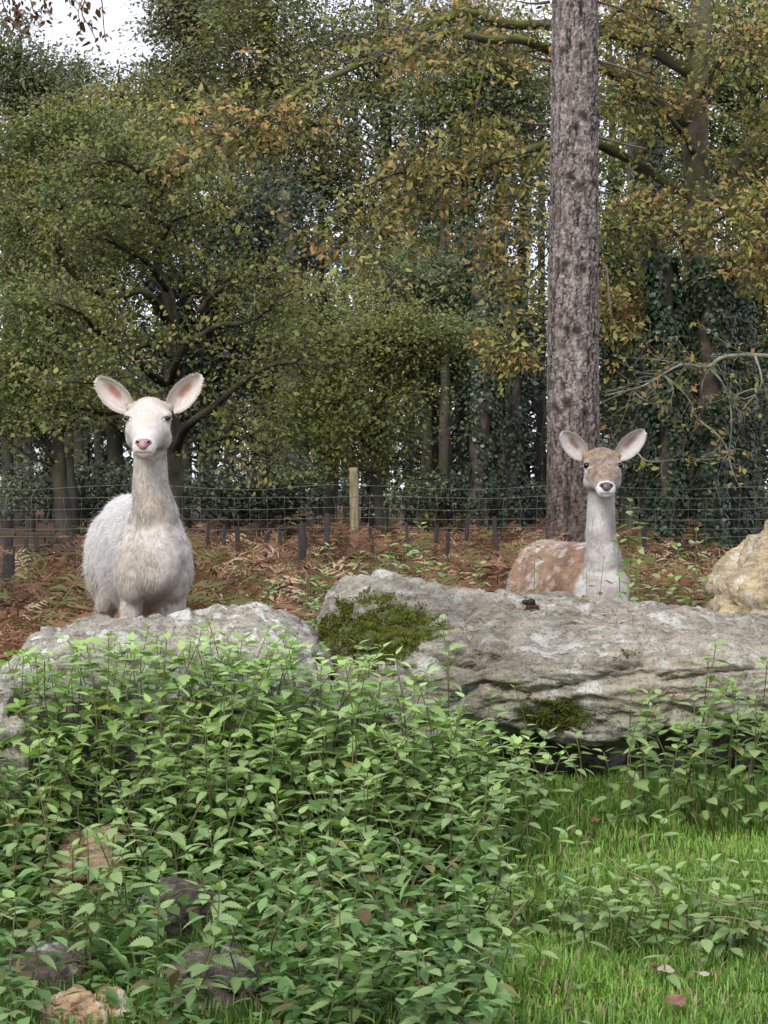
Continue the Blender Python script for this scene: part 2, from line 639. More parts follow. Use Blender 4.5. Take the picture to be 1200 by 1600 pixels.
def prof(pts, D):
    xs = np.array([(p[0] - 600) / FPX * D for p in pts])
    zs = np.array([CAMZ - (p[1] - HOR) / FPX * D for p in pts])
    return lambda X: np.interp(X, xs, zs)


def moss_tufts(p, f, mask, n, name, parent, cols, seed=0):
    """little upright moss shoots over the masked skin of a rock"""
    if f.shape[1] == 4: f = np.concatenate((f[:, [0, 1, 2]], f[:, [0, 2, 3]]))
    a = np.linalg.norm(np.cross(p[f[:, 1]] - p[f[:, 0]], p[f[:, 2]] - p[f[:, 0]]), axis=1)
    w = a * np.clip(mask[f].mean(1) - 0.35, 0, 1) ** 0.7
    if w.sum() <= 0: return
    nr = vnormals(p, f)
    t = rng.choice(len(f), n, p=w / w.sum())
    b = rng.dirichlet((1, 1, 1), n)
    pos = (p[f[t]] * b[:, :, None]).sum(1)
    nn = nr[f[t, 0]]
    clump = fbm(pos * 28, 2, 91 + seed)
    keep = clump + rng.random(n) * 0.6 > -0.05
    pos, nn, clump = pos[keep], nn[keep], clump[keep]
    n = len(pos)
    d = nn + rand_dirs(n) * 0.6 + np.array((0, 0, 0.25))
    rot = frames(d, rand_dirs(n))
    tv = np.array([(-0.28, 0, 0), (0.28, 0, 0), (0.2, 0.6, 0.05), (0, 1, 0), (-0.2, 0.6, 0.05)])
    tf = np.array([(0, 1, 2), (0, 2, 4), (4, 2, 3)])
    s = (0.005 + 0.006 * rng.random(n)) * (0.8 + 0.8 * np.clip(clump + 0.3, 0, 1))
    g = np.clip(0.5 + clump * 0.8 + rng.normal(0, 0.2, n), 0, 1)
    v, ff, c = scatter(tv, tf, pos - nn * 0.002, rot, s, lerp(cols[0], cols[1], g))
    o = obj(name, mesh_np(name, v, ff, c), M['moss'], parent)
    tag(o, kind='stuff')


# left boulder
lp = prof([(-160, 1120), (-80, 1060), (-10, 1022), (35, 992), (62, 966), (150, 962), (230, 951), (320, 944), (400, 938), (440, 942), (470, 958), (500, 985), (530, 1020), (556, 1080)], 6.0)
xl0, xl1 = (-110 - 600) / FPX * 6.0, (556 - 600) / FPX * 5.9
def left_moss(p, n):
    return 0.62 * sstep(0.3, -0.5, n[:, 2]) * sstep(-0.5, -0.2, p[:, 0]) * (fbm(p * 6, 2, 3) > 0.0)
me, rp, rf, rm = rock_mesh('lichen_boulder', xl0, xl1, 5.46, 6.38,
    lambda X, Y: lp(X) - 0.024 - 0.10 * sstep(5.9, 5.45, Y) - 0.02 * sstep(6.05, 6.4, Y), lambda X, Y: 0.12 + 0 * X,
    N=86, power=4.5, amp=0.035, freq=3.0, seed=3, facet=0.03, ridged=0.012, moss=left_moss)
o_leftb = empty('boulder', (0, 0, 0))
tag(o_leftb, 'long pale boulder crusted with white lichen below the white deer', 'boulder')
obj('stone', me, MR_GREY, o_leftb)

# right slab
sp = prof([(478, 985), (492, 925), (515, 897), (550, 880), (620, 878), (680, 898), (740, 916), (830, 922), (900, 928), (960, 933), (1010, 948), (1060, 956), (1200, 958), (1400, 965)], 6.6)
sb = prof([(470, 1180), (600, 1170), (700, 1145), (800, 1125), (900, 1140), (1000, 1138), (1060, 1120), (1190, 1085), (1400, 1080)], 5.85)
def slab_top(X, Y):
    back = sp(X * 6.6 / np.clip(Y, 6.2, 6.6))
    edge = prof([(470, 1010), (560, 960), (640, 965), (700, 975), (770, 965), (900, 975), (1010, 985), (1200, 995), (1400, 1000)], 5.95)(X)
    t = sstep(5.8, 6.5, Y)
    return edge * (1 - t) + back * t - 0.022
def slab_bot(X, Y):
    b = sb(X)
    return np.minimum(b, b * 1.0) * 1.0 - 0.22 * sstep(6.0, 6.35, Y) - 0.075
def slab_shape(p, u):
    # the slab's left end turns away and leans back; a notch divides hump and front face
    p = p.copy()
    l = sstep(0.12, -0.2, p[:, 0])
    p[:, 1] += l * 0.30 * (1 - 0.5 * (u[:, 1] + 1))
    p[:, 1] += 0.03 * sstep(0.35, -1.0, u[:, 2]) * (u[:, 1] < 0)
    return p
def slab_moss(p, n):
    px = p[:, 0] / p[:, 1] * FPX + 600
    py = HOR + (CAMZ - p[:, 2]) / p[:, 1] * FPX
    front = n[:, 1] < 0.35
    a = np.exp(-(((px - 600) / 105) ** 2 + ((py - 985) / 62) ** 2))
    b = 1.05 * np.exp(-(((px - 885) / 80) ** 2 + ((py - 1118) / 26) ** 2))
    c = 0.6 * np.exp(-(((px - 985) / 22) ** 2 + ((py - 1022) / 14) ** 2))
    nz = fbm(p * 7, 3, 77)
    e = 0.55 * np.exp(-(((px - 690) / 60) ** 2 + ((py - 1050) / 45) ** 2))
    return front * (np.maximum(np.maximum(np.maximum(a, b), c), e) + 0.28 * nz - 0.04)
me, rp, rf, rm = rock_mesh('slab_boulder', (474 - 600) / FPX * 6.2, 1.55, 5.74, 7.0, slab_top, slab_bot,
    N=104, power=5.5, amp=0.035, freq=2.6, seed=8, facet=0.022, ridged=0.008, shape=slab_shape, moss=slab_moss)
o_slab = empty('boulder', (0, 0, 0))
tag(o_slab, 'big flat-topped boulder with green moss patches before the spotted brown deer', 'boulder')
obj('stone', me, MR_SLAB, o_slab)
moss_tufts(rp, rf, rm, 20000, 'moss', o_slab, ((0.03, 0.034, 0.008), (0.14, 0.155, 0.03)))

# tan pitted rock at the right
tp = prof([(1075, 980), (1095, 950), (1112, 915), (1150, 868), (1200, 818), (1260, 770), (1330, 740), (1450, 760), (1520, 860)], 7.35)
me, *_ = rock_mesh('tan_boulder', (1078 - 600) / FPX * 7.2, 2.0, 6.95, 7.9, lambda X, Y: tp(X) - 0.05 * sstep(7.3, 6.9, Y), lambda X, Y: -0.05 + 0 * X,
    N=64, power=3.4, amp=0.03, freq=3, seed=21, facet=0.045, pits=0.035)
o = empty('boulder', (0, 0, 0))
tag(o, 'tan pitted sandstone boulder rising behind the flat mossy slab', 'boulder')
obj('stone', me, MR_TAN, o)

# small stones in the nettles: (px, py centre, D, half sizes, material, label)
stones = [
    (0, 1115, 5.35, (0.11, 0.14, 0.08), MR_GREY, 'grey lichen-spotted stone in the nettles beside the long pale boulder', 31),
    (142, 1585, 4.15, (0.085, 0.085, 0.055), MR_ORANGE, 'small orange-tan stone in the nettles with a clean broken face', 32),
    (65, 1525, 4.4, (0.10, 0.10, 0.06), MR_DARK, 'dark rough stone with pale lichen flecks behind the orange-tan stone', 33),
    (285, 1420, 4.75, (0.08, 0.09, 0.05), MR_DARK, 'dark pointed stone with a pale crest among the nettles', 34),
    (355, 1540, 4.3, (0.11, 0.13, 0.06), MR_DARK, 'broad brown-grey cracked stone among low nettles', 35),
    (135, 1305, 5.0, (0.085, 0.08, 0.025), MR_ORANGE, 'rusty brown stone half hidden by tall nettles', 36),
    (205, 1195, 5.3, (0.10, 0.10, 0.03), MR_DARK, 'low grey stone buried in nettles below the long pale boulder', 37),
]
for (px, py, D, h, mt, lab, sdd) in stones:
    c = P(px, py, D)
    g = gz(c[0], c[1])
    zt = c[2] + h[2]
    me, p_, f_, m_ = rock_mesh('stone', c[0] - h[0], c[0] + h[0], c[1] - h[1], c[1] + h[1],
        lambda X, Y: zt + 0 * X - 0.35 * h[2] * np.abs((X - c[0]) / h[0]), lambda X, Y: g - 0.06 + 0 * X, N=30, power=3.0, amp=0.02, freq=7, seed=sdd, facet=0.03)
    o = obj('stone', me, mt)
    tag(o, lab, 'stone', 'small stones among the nettles')

# pine needles strewn on the slab are laid after it is known where its skin lies
from mathutils.bvhtree import BVHTree
bvh_slab = BVHTree.FromPolygons([tuple(q) for q in rp.tolist()], [tuple(q) for q in rf.tolist()])
# dropping on the slab: a small heap of dark pellets
dm = MB()
c0 = P(832, 955, 6.3)
for i in range(26):
    vv, ff = cube_sphere(5)
    vv = vv / np.linalg.norm(vv, axis=1)[:, None]
    q = c0[:2] + np.clip(rng.normal(0, 1, 2), -1.5, 1.5) * (0.014, 0.009)
    h = bvh_slab.ray_cast(Vector((q[0], q[1], 2)), Vector((0, 0, -1)))
    if h[0] is None: continue
    c = np.array((q[0], q[1], h[0].z + 0.006 + 0.008 * (i // 6)))
    dm.add(vv * np.array((0.011, 0.011, 0.0085)) * rng.uniform(0.8, 1.2) * (1 + 0.15 * fbm(vv * 2 + i, 2)[:, None]) + c, ff)
tag(obj('animal_dropping', dm.mesh('animal_dropping'), M['dung']), 'small dark heap of droppings on top of the flat slab', 'dropping')
nm = MB()
for i in range(420):
    x, y = rng.uniform(0.05, 1.15), rng.uniform(5.95, 6.75)
    h = bvh_slab.ray_cast(Vector((x, y, 2)), Vector((0, 0, -1)))
    if h[0] is None or h[1].z < 0.6: continue
    a = rng.uniform(0, math.pi)
    d = np.array((math.cos(a), math.sin(a), 0)) * rng.uniform(0.02, 0.04)
    s = np.array((-math.sin(a), math.cos(a), 0)) * 0.0016
    b = np.array(h[0]) + np.array((0, 0, 0.004))
    cc = lerp((0.14, 0.08, 0.05), (0.40, 0.26, 0.16), rng.random())
    nm.add([b - d - s, b - d + s, b + d + s + (0, 0, 0.004), b + d - s + (0, 0, 0.004)], [(0, 1, 2, 3)], cc)
tag(obj('pine_needle_litter', nm.mesh('pine_needle_litter', False), M['bracken']), 'fallen reddish pine needles strewn over the flat slab', 'needles', kind='stuff')
#@@PART2
# ------------------------------------------------------------------ deer
def loft(rings, sides=28):
    """rings: (centre, half-width vector, half-height vector[, exponent]) -> closed shell"""
    a = np.linspace(0, 2 * math.pi, sides, endpoint=False)
    v = []
    for r in rings:
        c, hw, hh = (np.asarray(q, float) for q in r[:3])
        e = r[3] if len(r) > 3 else 2.0
        ca, sa = np.cos(a), np.sin(a)
        x = np.sign(ca) * np.abs(ca) ** (2 / e)
        y = np.sign(sa) * np.abs(sa) ** (2 / e)
        v.append(c + x[:, None] * hw + y[:, None] * hh)
    n = len(rings)
    v = np.concatenate(v + [np.asarray(rings[0][0], float)[None], np.asarray(rings[-1][0], float)[None]])
    i = np.arange(n - 1)[:, None] * sides
    j = np.arange(sides)[None]
    j2 = (j + 1) % sides
    f = np.stack((i + j, i + j2, i + sides + j2, i + sides + j), -1).reshape(-1, 4)
    f = np.concatenate((f[:, [0, 1, 2]], f[:, [0, 2, 3]]))
    jj = np.arange(sides)
    c0 = np.stack((np.full(sides, n * sides), (jj + 1) % sides, jj), 1)
    c1 = np.stack((np.full(sides, n * sides + 1), (n - 1) * sides + jj, (n - 1) * sides + (jj + 1) % sides), 1)
    return v, np.concatenate((f, c0, c1))


def dense(rings, k=4):
    """Catmull-Rom between rings"""
    arr = np.array([np.concatenate((r[0], r[1], r[2])) for r in rings], float)
    s = smooth_line(arr, (len(rings) - 1) * k + 1)
    return [(q[:3], q[3:6], q[6:9]) for q in s]


def ball(c, r):
    v, f = cube_sphere(9)
    v = v / np.linalg.norm(v, axis=1)[:, None]
    f = np.concatenate((f[:, [0, 1, 2]], f[:, [0, 2, 3]]))
    return v * np.asarray(r) + np.asarray(c), f


def remeshed(mb, voxel, smooth_it):
    me = mesh_np('tmp', np.concatenate(mb.v), np.concatenate(mb.f))
    o = bpy.data.objects.new('tmp', me)
    COL.objects.link(o)
    m = o.modifiers.new('r', 'REMESH')
    m.mode = 'VOXEL'
    m.voxel_size = voxel
    m.use_smooth_shade = True
    s = o.modifiers.new('s', 'SMOOTH')
    s.factor = 0.5
    s.iterations = smooth_it
    dg = bpy.context.evaluated_depsgraph_get()
    ev = o.evaluated_get(dg)
    em = ev.to_mesh()
    nv = len(em.vertices)
    v = np.empty(nv * 3, np.float32)
    em.vertices.foreach_get('co', v)
    em.calc_loop_triangles()
    f = np.empty(len(em.loop_triangles) * 3, np.int32)
    em.loop_triangles.foreach_get('vertices', f)
    ev.to_mesh_clear()
    bpy.data.objects.remove(o)
    bpy.data.meshes.remove(me)
    return v.reshape(-1, 3).astype(float), f.reshape(-1, 3)


def make_deer(name, label, loc, yaw, lift, slim, coat, headturn=0.0, ear_spec=None, neck_shift=0.0, nose_mat=None, ear_in=None, seed=0, eye_open=(.8, .8), eye_r=(.0155, .0145, .0128)):
    """Local frame: x to the animal's left as seen from the front, y towards its tail, z up. The head faces -y."""
    root = empty(name, loc)
    tag(root, label, 'deer', 'deer')
    cy, sy = math.cos(yaw), math.sin(yaw)
    pivot = np.array((0, 0.12, 0))

    def B(x, y, z):       # body space, turned by yaw about the chest
        q = np.array((x, y, z), float) - pivot
        return np.array((cy * q[0] - sy * q[1], sy * q[0] + cy * q[1], q[2])) + pivot
    ex = np.array((cy, sy, 0)); ez = np.array((0, 0, 1.0))
    shell = MB()
    # trunk
    T = [(-0.035, .615, .045, .055), (-0.01, .62, .085, .095), (.05, .63, .118, .132), (.14, .645, .135, .160), (.26, .645, .150, .178), (.42, .628, .168, .196),
         (.58, .63, .170, .19), (.72, .65, .158, .175), (.84, .668, .132, .152), (.93, .675, .09, .11), (.975, .68, .035, .045)]
    shell.add(*loft(dense([(B(0, y, z), ex * w * slim, ez * h) for y, z, w, h in T], 4)))
    # front of chest, shoulders and haunches
    for s in (-1, 1):
        shell.add(*ball(B(s * .080 * slim, .10, .60), (.062, .09, .125)))
        shell.add(*ball(B(s * .095 * slim, .80, .60), (.075, .125, .16)))
    shell.add(*ball(B(0, .015, .585), (.058, .05, .070)))
    shell.add(*ball(B(0, .045, .68), (.062, .060, .10)))
    # neck
    ns = neck_shift
    N = [((B(0, .20, .70)), .108 * slim, .125), ((B(0, .11, .74)), .080, .120), ((B(0, .075, .79))+(ns*.3,0,0), .067, .098), ((ns*.6, .058, .85 + lift * .3), .059, .078),
         ((ns*.85, .046, .91 + lift * .6), .054, .064), ((ns, .038, .97 + lift * .9), .052, .056), ((ns, .03, 1.03 + lift), .054, .055), ((ns, .035, 1.075 + lift), .05, .05)]
    dirs = np.gradient(np.array([n[0] for n in N], float), axis=0)
    rg = []
    for (c, w, h), d in zip(N, dirs):
        d = d / np.linalg.norm(d)
        side = np.array((1.0, 0, 0))
        up = np.cross(d, side); up /= np.linalg.norm(up)
        rg.append((np.array(c, float), side * w, up * h))
    shell.add(*loft(dense(rg, 5)))
    # head: axis from the back of the skull down to the muzzle
    H0 = np.array((ns, .075, 1.098 + lift)); H1 = np.array((ns, -.165, .980 + lift))
    ax = (H1 - H0); L = np.linalg.norm(ax); ax /= L
    hs = np.array((1.0, 0, 0)); hu = np.cross(hs, ax); hu *= -1 if hu[2] < 0 else 1
    def Hd(t, s, u): return H0 + ax * L * t + hs * s + hu * u
    HT = [(0.0, -.005, .034, .034), (.10, 0, .056, .052), (.25, .0, .066, .060), (.40, -.002, .067, .060), (.52, -.006, .060, .056), (.65, -.012, .048, .049),
          (.78, -.016, .038, .041), (.90, -.018, .0345, .036), (.97, -.018, .033, .032), (1.02, -.018, .022, .020)]
    shell.add(*loft(dense([(Hd(t, 0, u), hs * w * 1.04, hu * h) for t, u, w, h in HT], 4)))
    for s in (-1, 1):
        shell.add(*ball(Hd(.35, s * .055, .024), (.021, .030, .012)))      # brow
        shell.add(*ball(Hd(.47, s * .050, -.018), (.021, .035, .020)))     # cheekbone
        shell.add(*ball(Hd(.40, s * .043, -.050), (.030, .05, .036)))      # jaw angle
        shell.add(*ball(Hd(.60, s * .027, -.042), (.018, .045, .018)))     # jaw
        shell.add(*ball(Hd(.90, s * .021, -.020), (.017, .024, .021)))     # whisker pad
        shell.add(*ball(Hd(.10, s * .052, .020), (.024, .022, .018)))      # ear root
    shell.add(*ball(Hd(.93, 0, -.045), (.022, .026, .012)))                # chin
    shell.add(*ball(Hd(.18, 0, .036), (.045, .05, .026)))                  # crown
    # legs
    for s in (-1, 1):
        fl = [((s * .070 * slim, .11, .58), .052, .062), ((s * .069, .115, .47), .036, .045), ((s * .068, .12, .38), .026, .030), ((s * .067, .115, .335), .025, .028),
              ((s * .067, .125, .28), .018, .020), ((s * .067, .13, .13), .0165, .018), ((s * .067, .125, .085), .020, .022), ((s * .067, .105, .045), .019, .024), ((s * .067, .095, .0), .024, .034)]
        shell.add(*loft(dense([(B(*c), ex * w, np.array((-sy, cy, 0)) * h) for c, w, h in fl], 3), 16))
        hl = [((s * .085 * slim, .79, .60), .060, .11), ((s * .088 * slim, .755, .48), .045, .075), ((s * .085, .80, .39), .030, .042), ((s * .08, .87, .325), .022, .032),
              ((s * .08, .875, .29), .020, .026), ((s * .08, .865, .18), .0165, .020), ((s * .08, .86, .09), .020, .022), ((s * .08, .84, .045), .019, .024), ((s * .08, .83, .0), .024, .034)]
        shell.add(*loft(dense([(B(*c), ex * w, np.array((-sy, cy, 0)) * h) for c, w, h in hl], 3), 16))
    # tail
    shell.add(*loft(dense([(B(0, y, z), ex * w, ez * w) for y, z, w in ((.93, .74, .03), (.975, .72, .028), (1.0, .64, .022), (1.0, .57, .008))], 3), 12))
    v, f = remeshed(shell, 0.0075, 4)
    v[:, 2] = np.maximum(v[:, 2], 0.0)
    nr = vnormals(v, f)
    # soft lumps of the coat
    v = v + nr * (0.003 * fbm(v * 22, 3, seed)[:, None]) * sstep(.95 + lift, .8, v[:, 2])[:, None]
    v = v.astype(float)

    def invB(p):
        q = p - pivot
        return np.stack((cy * q[:, 0] + sy * q[:, 1], -sy * q[:, 0] + cy * q[:, 1], q[:, 2]), 1) + pivot

    def head_uv(p):
        q = p - H0
        return q @ ax / L, q @ hs, q @ hu

    ctx = dict(invB=invB, head=head_uv, lift=lift, ns=ns)
    vc = coat(v, ctx)
    body = obj('body', mesh_np('body', v, f, vc), M['fur'], root)

    # fur: fine tapering hairs lying along the lie of the coat
    def fur(n):
        a = np.linalg.norm(np.cross(v[f[:, 1]] - v[f[:, 0]], v[f[:, 2]] - v[f[:, 0]]), axis=1)
        c = v[f].mean(1)
        t0, s0, u0 = head_uv(c)
        ishead = (t0 > -.1) & (t0 < 1.1) & (np.hypot(s0, u0) < .12)
        w = a * np.where(ishead, 1.6, 1.0) * np.where(c[:, 2] < .42, .3, 1.0)
        t = rng.choice(len(f), n, p=w / w.sum())
        b = rng.dirichlet((1, 1, 1), n)
        pos = (v[f[t]] * b[:, :, None]).sum(1)
        nn = (nr[f[t]] * b[:, :, None]).sum(1)
        nn /= np.linalg.norm(nn, axis=1)[:, None]
        th, sh, uh = head_uv(pos)
        hd = (sstep(-.15, .1, th) * (np.hypot(sh, uh) < .10)) * (pos[:, 2] > .90 + lift)
        pb = invB(pos)
        flow = np.tile(np.array((-sy * .75, cy * .75, -.65)), (n, 1))
        nk = np.maximum(sstep(.20, .03, pb[:, 1]), sstep(.78, .86, pos[:, 2])) * (1 - hd)
        flow = lerp(flow, (0, .05, -1), nk)
        flow = np.where(hd[:, None] > .5, -ax * .9 + hu * .25, flow)
        flow = flow + 0.5 * np.stack((fbm(pos * 14, 2, seed + 3), fbm(pos * 14, 2, seed + 4), fbm(pos * 14, 2, seed + 5)), 1)
        flow = flow - nn * (flow * nn).sum(1)[:, None]
        flow /= np.linalg.norm(flow, axis=1)[:, None] + 1e-6
        lift_ = np.where(hd > .5, .18, .26 - .08 * nk)
        wild = rng.random(n) < 0.06
        lift_ = np.where(wild, lift_ + .35, lift_)
        d = flow + nn * lift_[:, None] + rand_dirs(n) * .22
        d /= np.linalg.norm(d, axis=1)[:, None]
        ln = np.where(hd > .5, .0075 + .006 * sstep(.25, .02, th), .019 - .005 * nk)
        ln = np.where((pb[:, 1] > .2) & (pos[:, 2] < .62), ln * 1.35, ln)
        ln = np.where(pos[:, 2] < .42, .008, ln)
        ln = ln * rng.uniform(.6, 1.35, n) * np.where(wild, 1.5, 1.0)
        sd = np.cross(d, nn)
        sd /= np.linalg.norm(sd, axis=1)[:, None] + 1e-6
        wd = np.where(hd > .5, .0008, .0011)[:, None]
        base = pos - nn * .001
        tip = base + d * ln[:, None]
        V = np.stack((base - sd * wd, base + sd * wd, tip), 1).reshape(-1, 3)
        F = (np.arange(n) * 3)[:, None] + np.arange(3)
        C = coat(pos, ctx, True)
        C = C * (rng.normal(1, .13, n) * (1 + nk * rng.normal(0, .12, n)))[:, None]
        C = np.repeat(C, 3, 0)
        me = mesh_np('fur', V, F, C)
        NN = np.repeat(nn + np.array((0, 0, .12)), 3, 0)
        NN /= np.linalg.norm(NN, axis=1)[:, None]
        me.normals_split_custom_set_from_vertices(NN.tolist())
        o = obj('fur', me, M['fur'], body)
        tag(o, kind='stuff')
    fur(95000)

    bvh = BVHTree.FromPolygons([tuple(q) for q in v.tolist()], [tuple(q) for q in f.tolist()])

    def skin(x, z, back=0.0):
        h = bvh.ray_cast(Vector((x, -1.0, z)), Vector((0, 1, 0)))
        return np.array((x, (h[0].y if h[0] is not None else 0.0) + back, z))
    # eyes
    ez_ = 1.064 + lift
    for s in (-1, 1):
        c = skin(ns + s * .0605, ez_, .0045)
        ev, ef = ball(c, eye_r)
        obj('eye', mesh_np('eye', ev, ef), M['eye'], root)
        for up in (1, -1):        # lids: folds over the top and under the eye
            pts = []
            for q in np.linspace(-1, 1, 11):
                w_ = q * .0165
                zz = up * .0100 * max(1 - q * q, 0) ** .6 * eye_open[0 if up > 0 else 1] - q * s * -.0022
                k_ = skin(c[0] + w_, c[2] + zz, .001)
                k_[1] = min(k_[1], c[1] - .0125 * math.sqrt(max(1 - (w_ / .0145) ** 2 - (zz / .0125) ** 2, 0)) + .002)
                pts.append(k_)
            vv, ff = tube(pts, [.0008] + [.0018] * 2 + [.0024] * 5 + [.0018] * 2 + [.0008], 8)
            obj('eyelid', mesh_np('eyelid', vv, ff, coat(vv, dict(ctx, lid=up), True)), M['fur'], root)
    # nose pad with nostrils, mouth
    nz_ = .985 + lift
    nc = skin(ns, nz_, .004)
    nv, nf = cube_sphere(11)
    nv = nv / np.linalg.norm(nv, axis=1)[:, None]
    taper = 1 - .36 * np.clip(-nv[:, 2], 0, 1) + .05 * np.clip(nv[:, 2], 0, 1)
    nv2 = nv * np.array((.0275, .0110, .0165)); nv2[:, 0] *= taper
    nv2[:, 1] += .006 * nv[:, 2] + .010 * (nv[:, 0] ** 2)
    nose = obj('nose', mesh_np('nose', nv2 + nc, nf), nose_mat, root)
    for s in (-1, 1):
        q, qf = ball((0, 0, 0), (.0072, .0055, .0040))
        rr = np.array(Euler((0, R(-30 * s), R(28 * s))).to_matrix())
        q = q @ rr.T + nc + np.array((s * .0165, -.0035, .0050))
        obj('nostril', mesh_np('nostril', q, qf), M['eye'], nose)
    pts = [skin(ns + q * .0255, nz_ - .0265 + .0022 * abs(q) - .0014 * math.exp(-(q * 5) ** 2), -.0002) for q in np.linspace(-1, 1, 17)]
    vv, ff = tube(pts, [.0006] + [.0014] * 15 + [.0006], 6)
    obj('mouth', mesh_np('mouth', vv, ff), M['lip'], root)

    # ears: cupped leaf shapes, open to the front
    for s, (tipx, tipy, tipz, roll) in zip((-1, 1), ear_spec):
        b0 = Hd(.11, s * .066, .014)
        tp_ = np.array((ns + tipx, tipy, tipz + lift))
        d = tp_ - b0; Le = np.linalg.norm(d); d /= Le
        fwd = np.array((s * .15, -1, .05 + roll)); fwd -= d * (fwd @ d); fwd /= np.linalg.norm(fwd)
        sd = np.cross(d, fwd)
        nu, nv_ = 22, 17
        U, V_ = np.meshgrid(np.linspace(0, 1, nu), np.linspace(-1, 1, nv_), indexing='ij')
        wp = np.interp(U, [0, .12, .3, .5, .7, .85, .95, 1], [.017, .028, .0365, .0380, .0330, .0235, .0135, .003])
        A = V_ * wp * 1.0
        cup = (V_ ** 2) * wp * .62 - .012 * np.sin(U * math.pi)
        pt = b0 + d * (U * Le)[..., None] + sd * A[..., None] + fwd * cup[..., None] + fwd * (-.012 * (U ** 2))[..., None]
        pv = pt.reshape(-1, 3)
        i = np.arange(nu - 1)[:, None] * nv_ + np.arange(nv_ - 1)[None]
        qf = np.stack((i, i + 1, i + nv_ + 1, i + nv_), -1).reshape(-1, 4)
        # closed skin: front sheet and back sheet a few mm behind
        nrm = vnormals(pv, qf)
        if (nrm @ fwd).mean() < 0:
            nrm = -nrm; qf = qf[:, ::-1]
        edge = np.minimum(1 - np.abs(V_), np.minimum(U + .15, 1 - U)).ravel()
        th = (.0012 + .0035 * sstep(0, .3, edge))[:, None]
        front = pv
        bk = pv - nrm * th * 1.6
        uu, ww = U.ravel(), V_.ravel()
        inner = sstep(.42, .12, np.abs(ww + .18 * s)) * sstep(.22, .38, uu) * sstep(.80, .55, uu)
        inner = np.clip(inner + .35 * fbm(pv * 60, 3, seed + 7) * (inner > .02), 0, 1)
        cf = lerp(ear_in[0], ear_in[1], inner * .92)
        cb = np.tile(ear_in[2], (len(bk), 1))
        F = np.concatenate((qf, qf[:, ::-1] + len(pv)))
        rim = np.concatenate((i[:, 0] , ))
        loop = [k * nv_ for k in range(nu)] + [(nu - 1) * nv_ + k for k in range(1, nv_)] + [k * nv_ + nv_ - 1 for k in range(nu - 2, -1, -1)] + [k for k in range(nv_ - 2, 0, -1)]
        loop = np.array(loop); nx = np.roll(loop, -1)
        F = np.concatenate((F, np.stack((loop, nx, nx + len(pv), loop + len(pv)), 1)))
        ear = obj('ear', mesh_np('ear', np.concatenate((front, bk)), F, np.concatenate((cf, cb))), M['fur'], root)
        # ear hair: rim fringe and the tufts that cross the opening
        n = 3000
        ui, vi = rng.integers(1, nu - 1, n), rng.integers(0, nv_, n)
        edgef = rng.random(n) < .5
        vi = np.where(edgef, np.where(rng.random(n) < .5, rng.integers(0, 2, n), rng.integers(nv_ - 2, nv_, n)), vi)
        back = rng.random(n) < .0
        k = ui * nv_ + vi
        pos = np.where(back[:, None], bk[k], front[k]) + rand_dirs(n) * .0025
        nn = np.where(back[:, None], -nrm[k], nrm[k])
        dd = d * 1.0 + sd * (V_.ravel()[k] * .35)[:, None] + nn * .12 + rand_dirs(n) * .25
        dd /= np.linalg.norm(dd, axis=1)[:, None]
        ln = rng.uniform(.004, .009, n)
        sdv = np.cross(dd, nn); sdv /= np.linalg.norm(sdv, axis=1)[:, None] + 1e-6
        Vv = np.stack((pos - sdv * .0008, pos + sdv * .0008, pos + dd * ln[:, None]), 1).reshape(-1, 3)
        Ff = (np.arange(n) * 3)[:, None] + np.arange(3)
        cc = np.where(back[:, None], np.asarray(ear_in[0]), cf[k] * .55 + np.asarray(ear_in[0]) * .45) * rng.normal(1, .06, n)[:, None]
        hm = mesh_np('ear_hair', Vv, Ff, np.repeat(cc, 3, 0))
        tag(obj('ear_hair', hm, M['fur'], ear), kind='stuff')
    return root


M['lip'] = NT('lip'); M['lip'] = M['lip'].finish(M['lip'].principled((0.16, 0.07, 0.065), 0.5, 0.3))


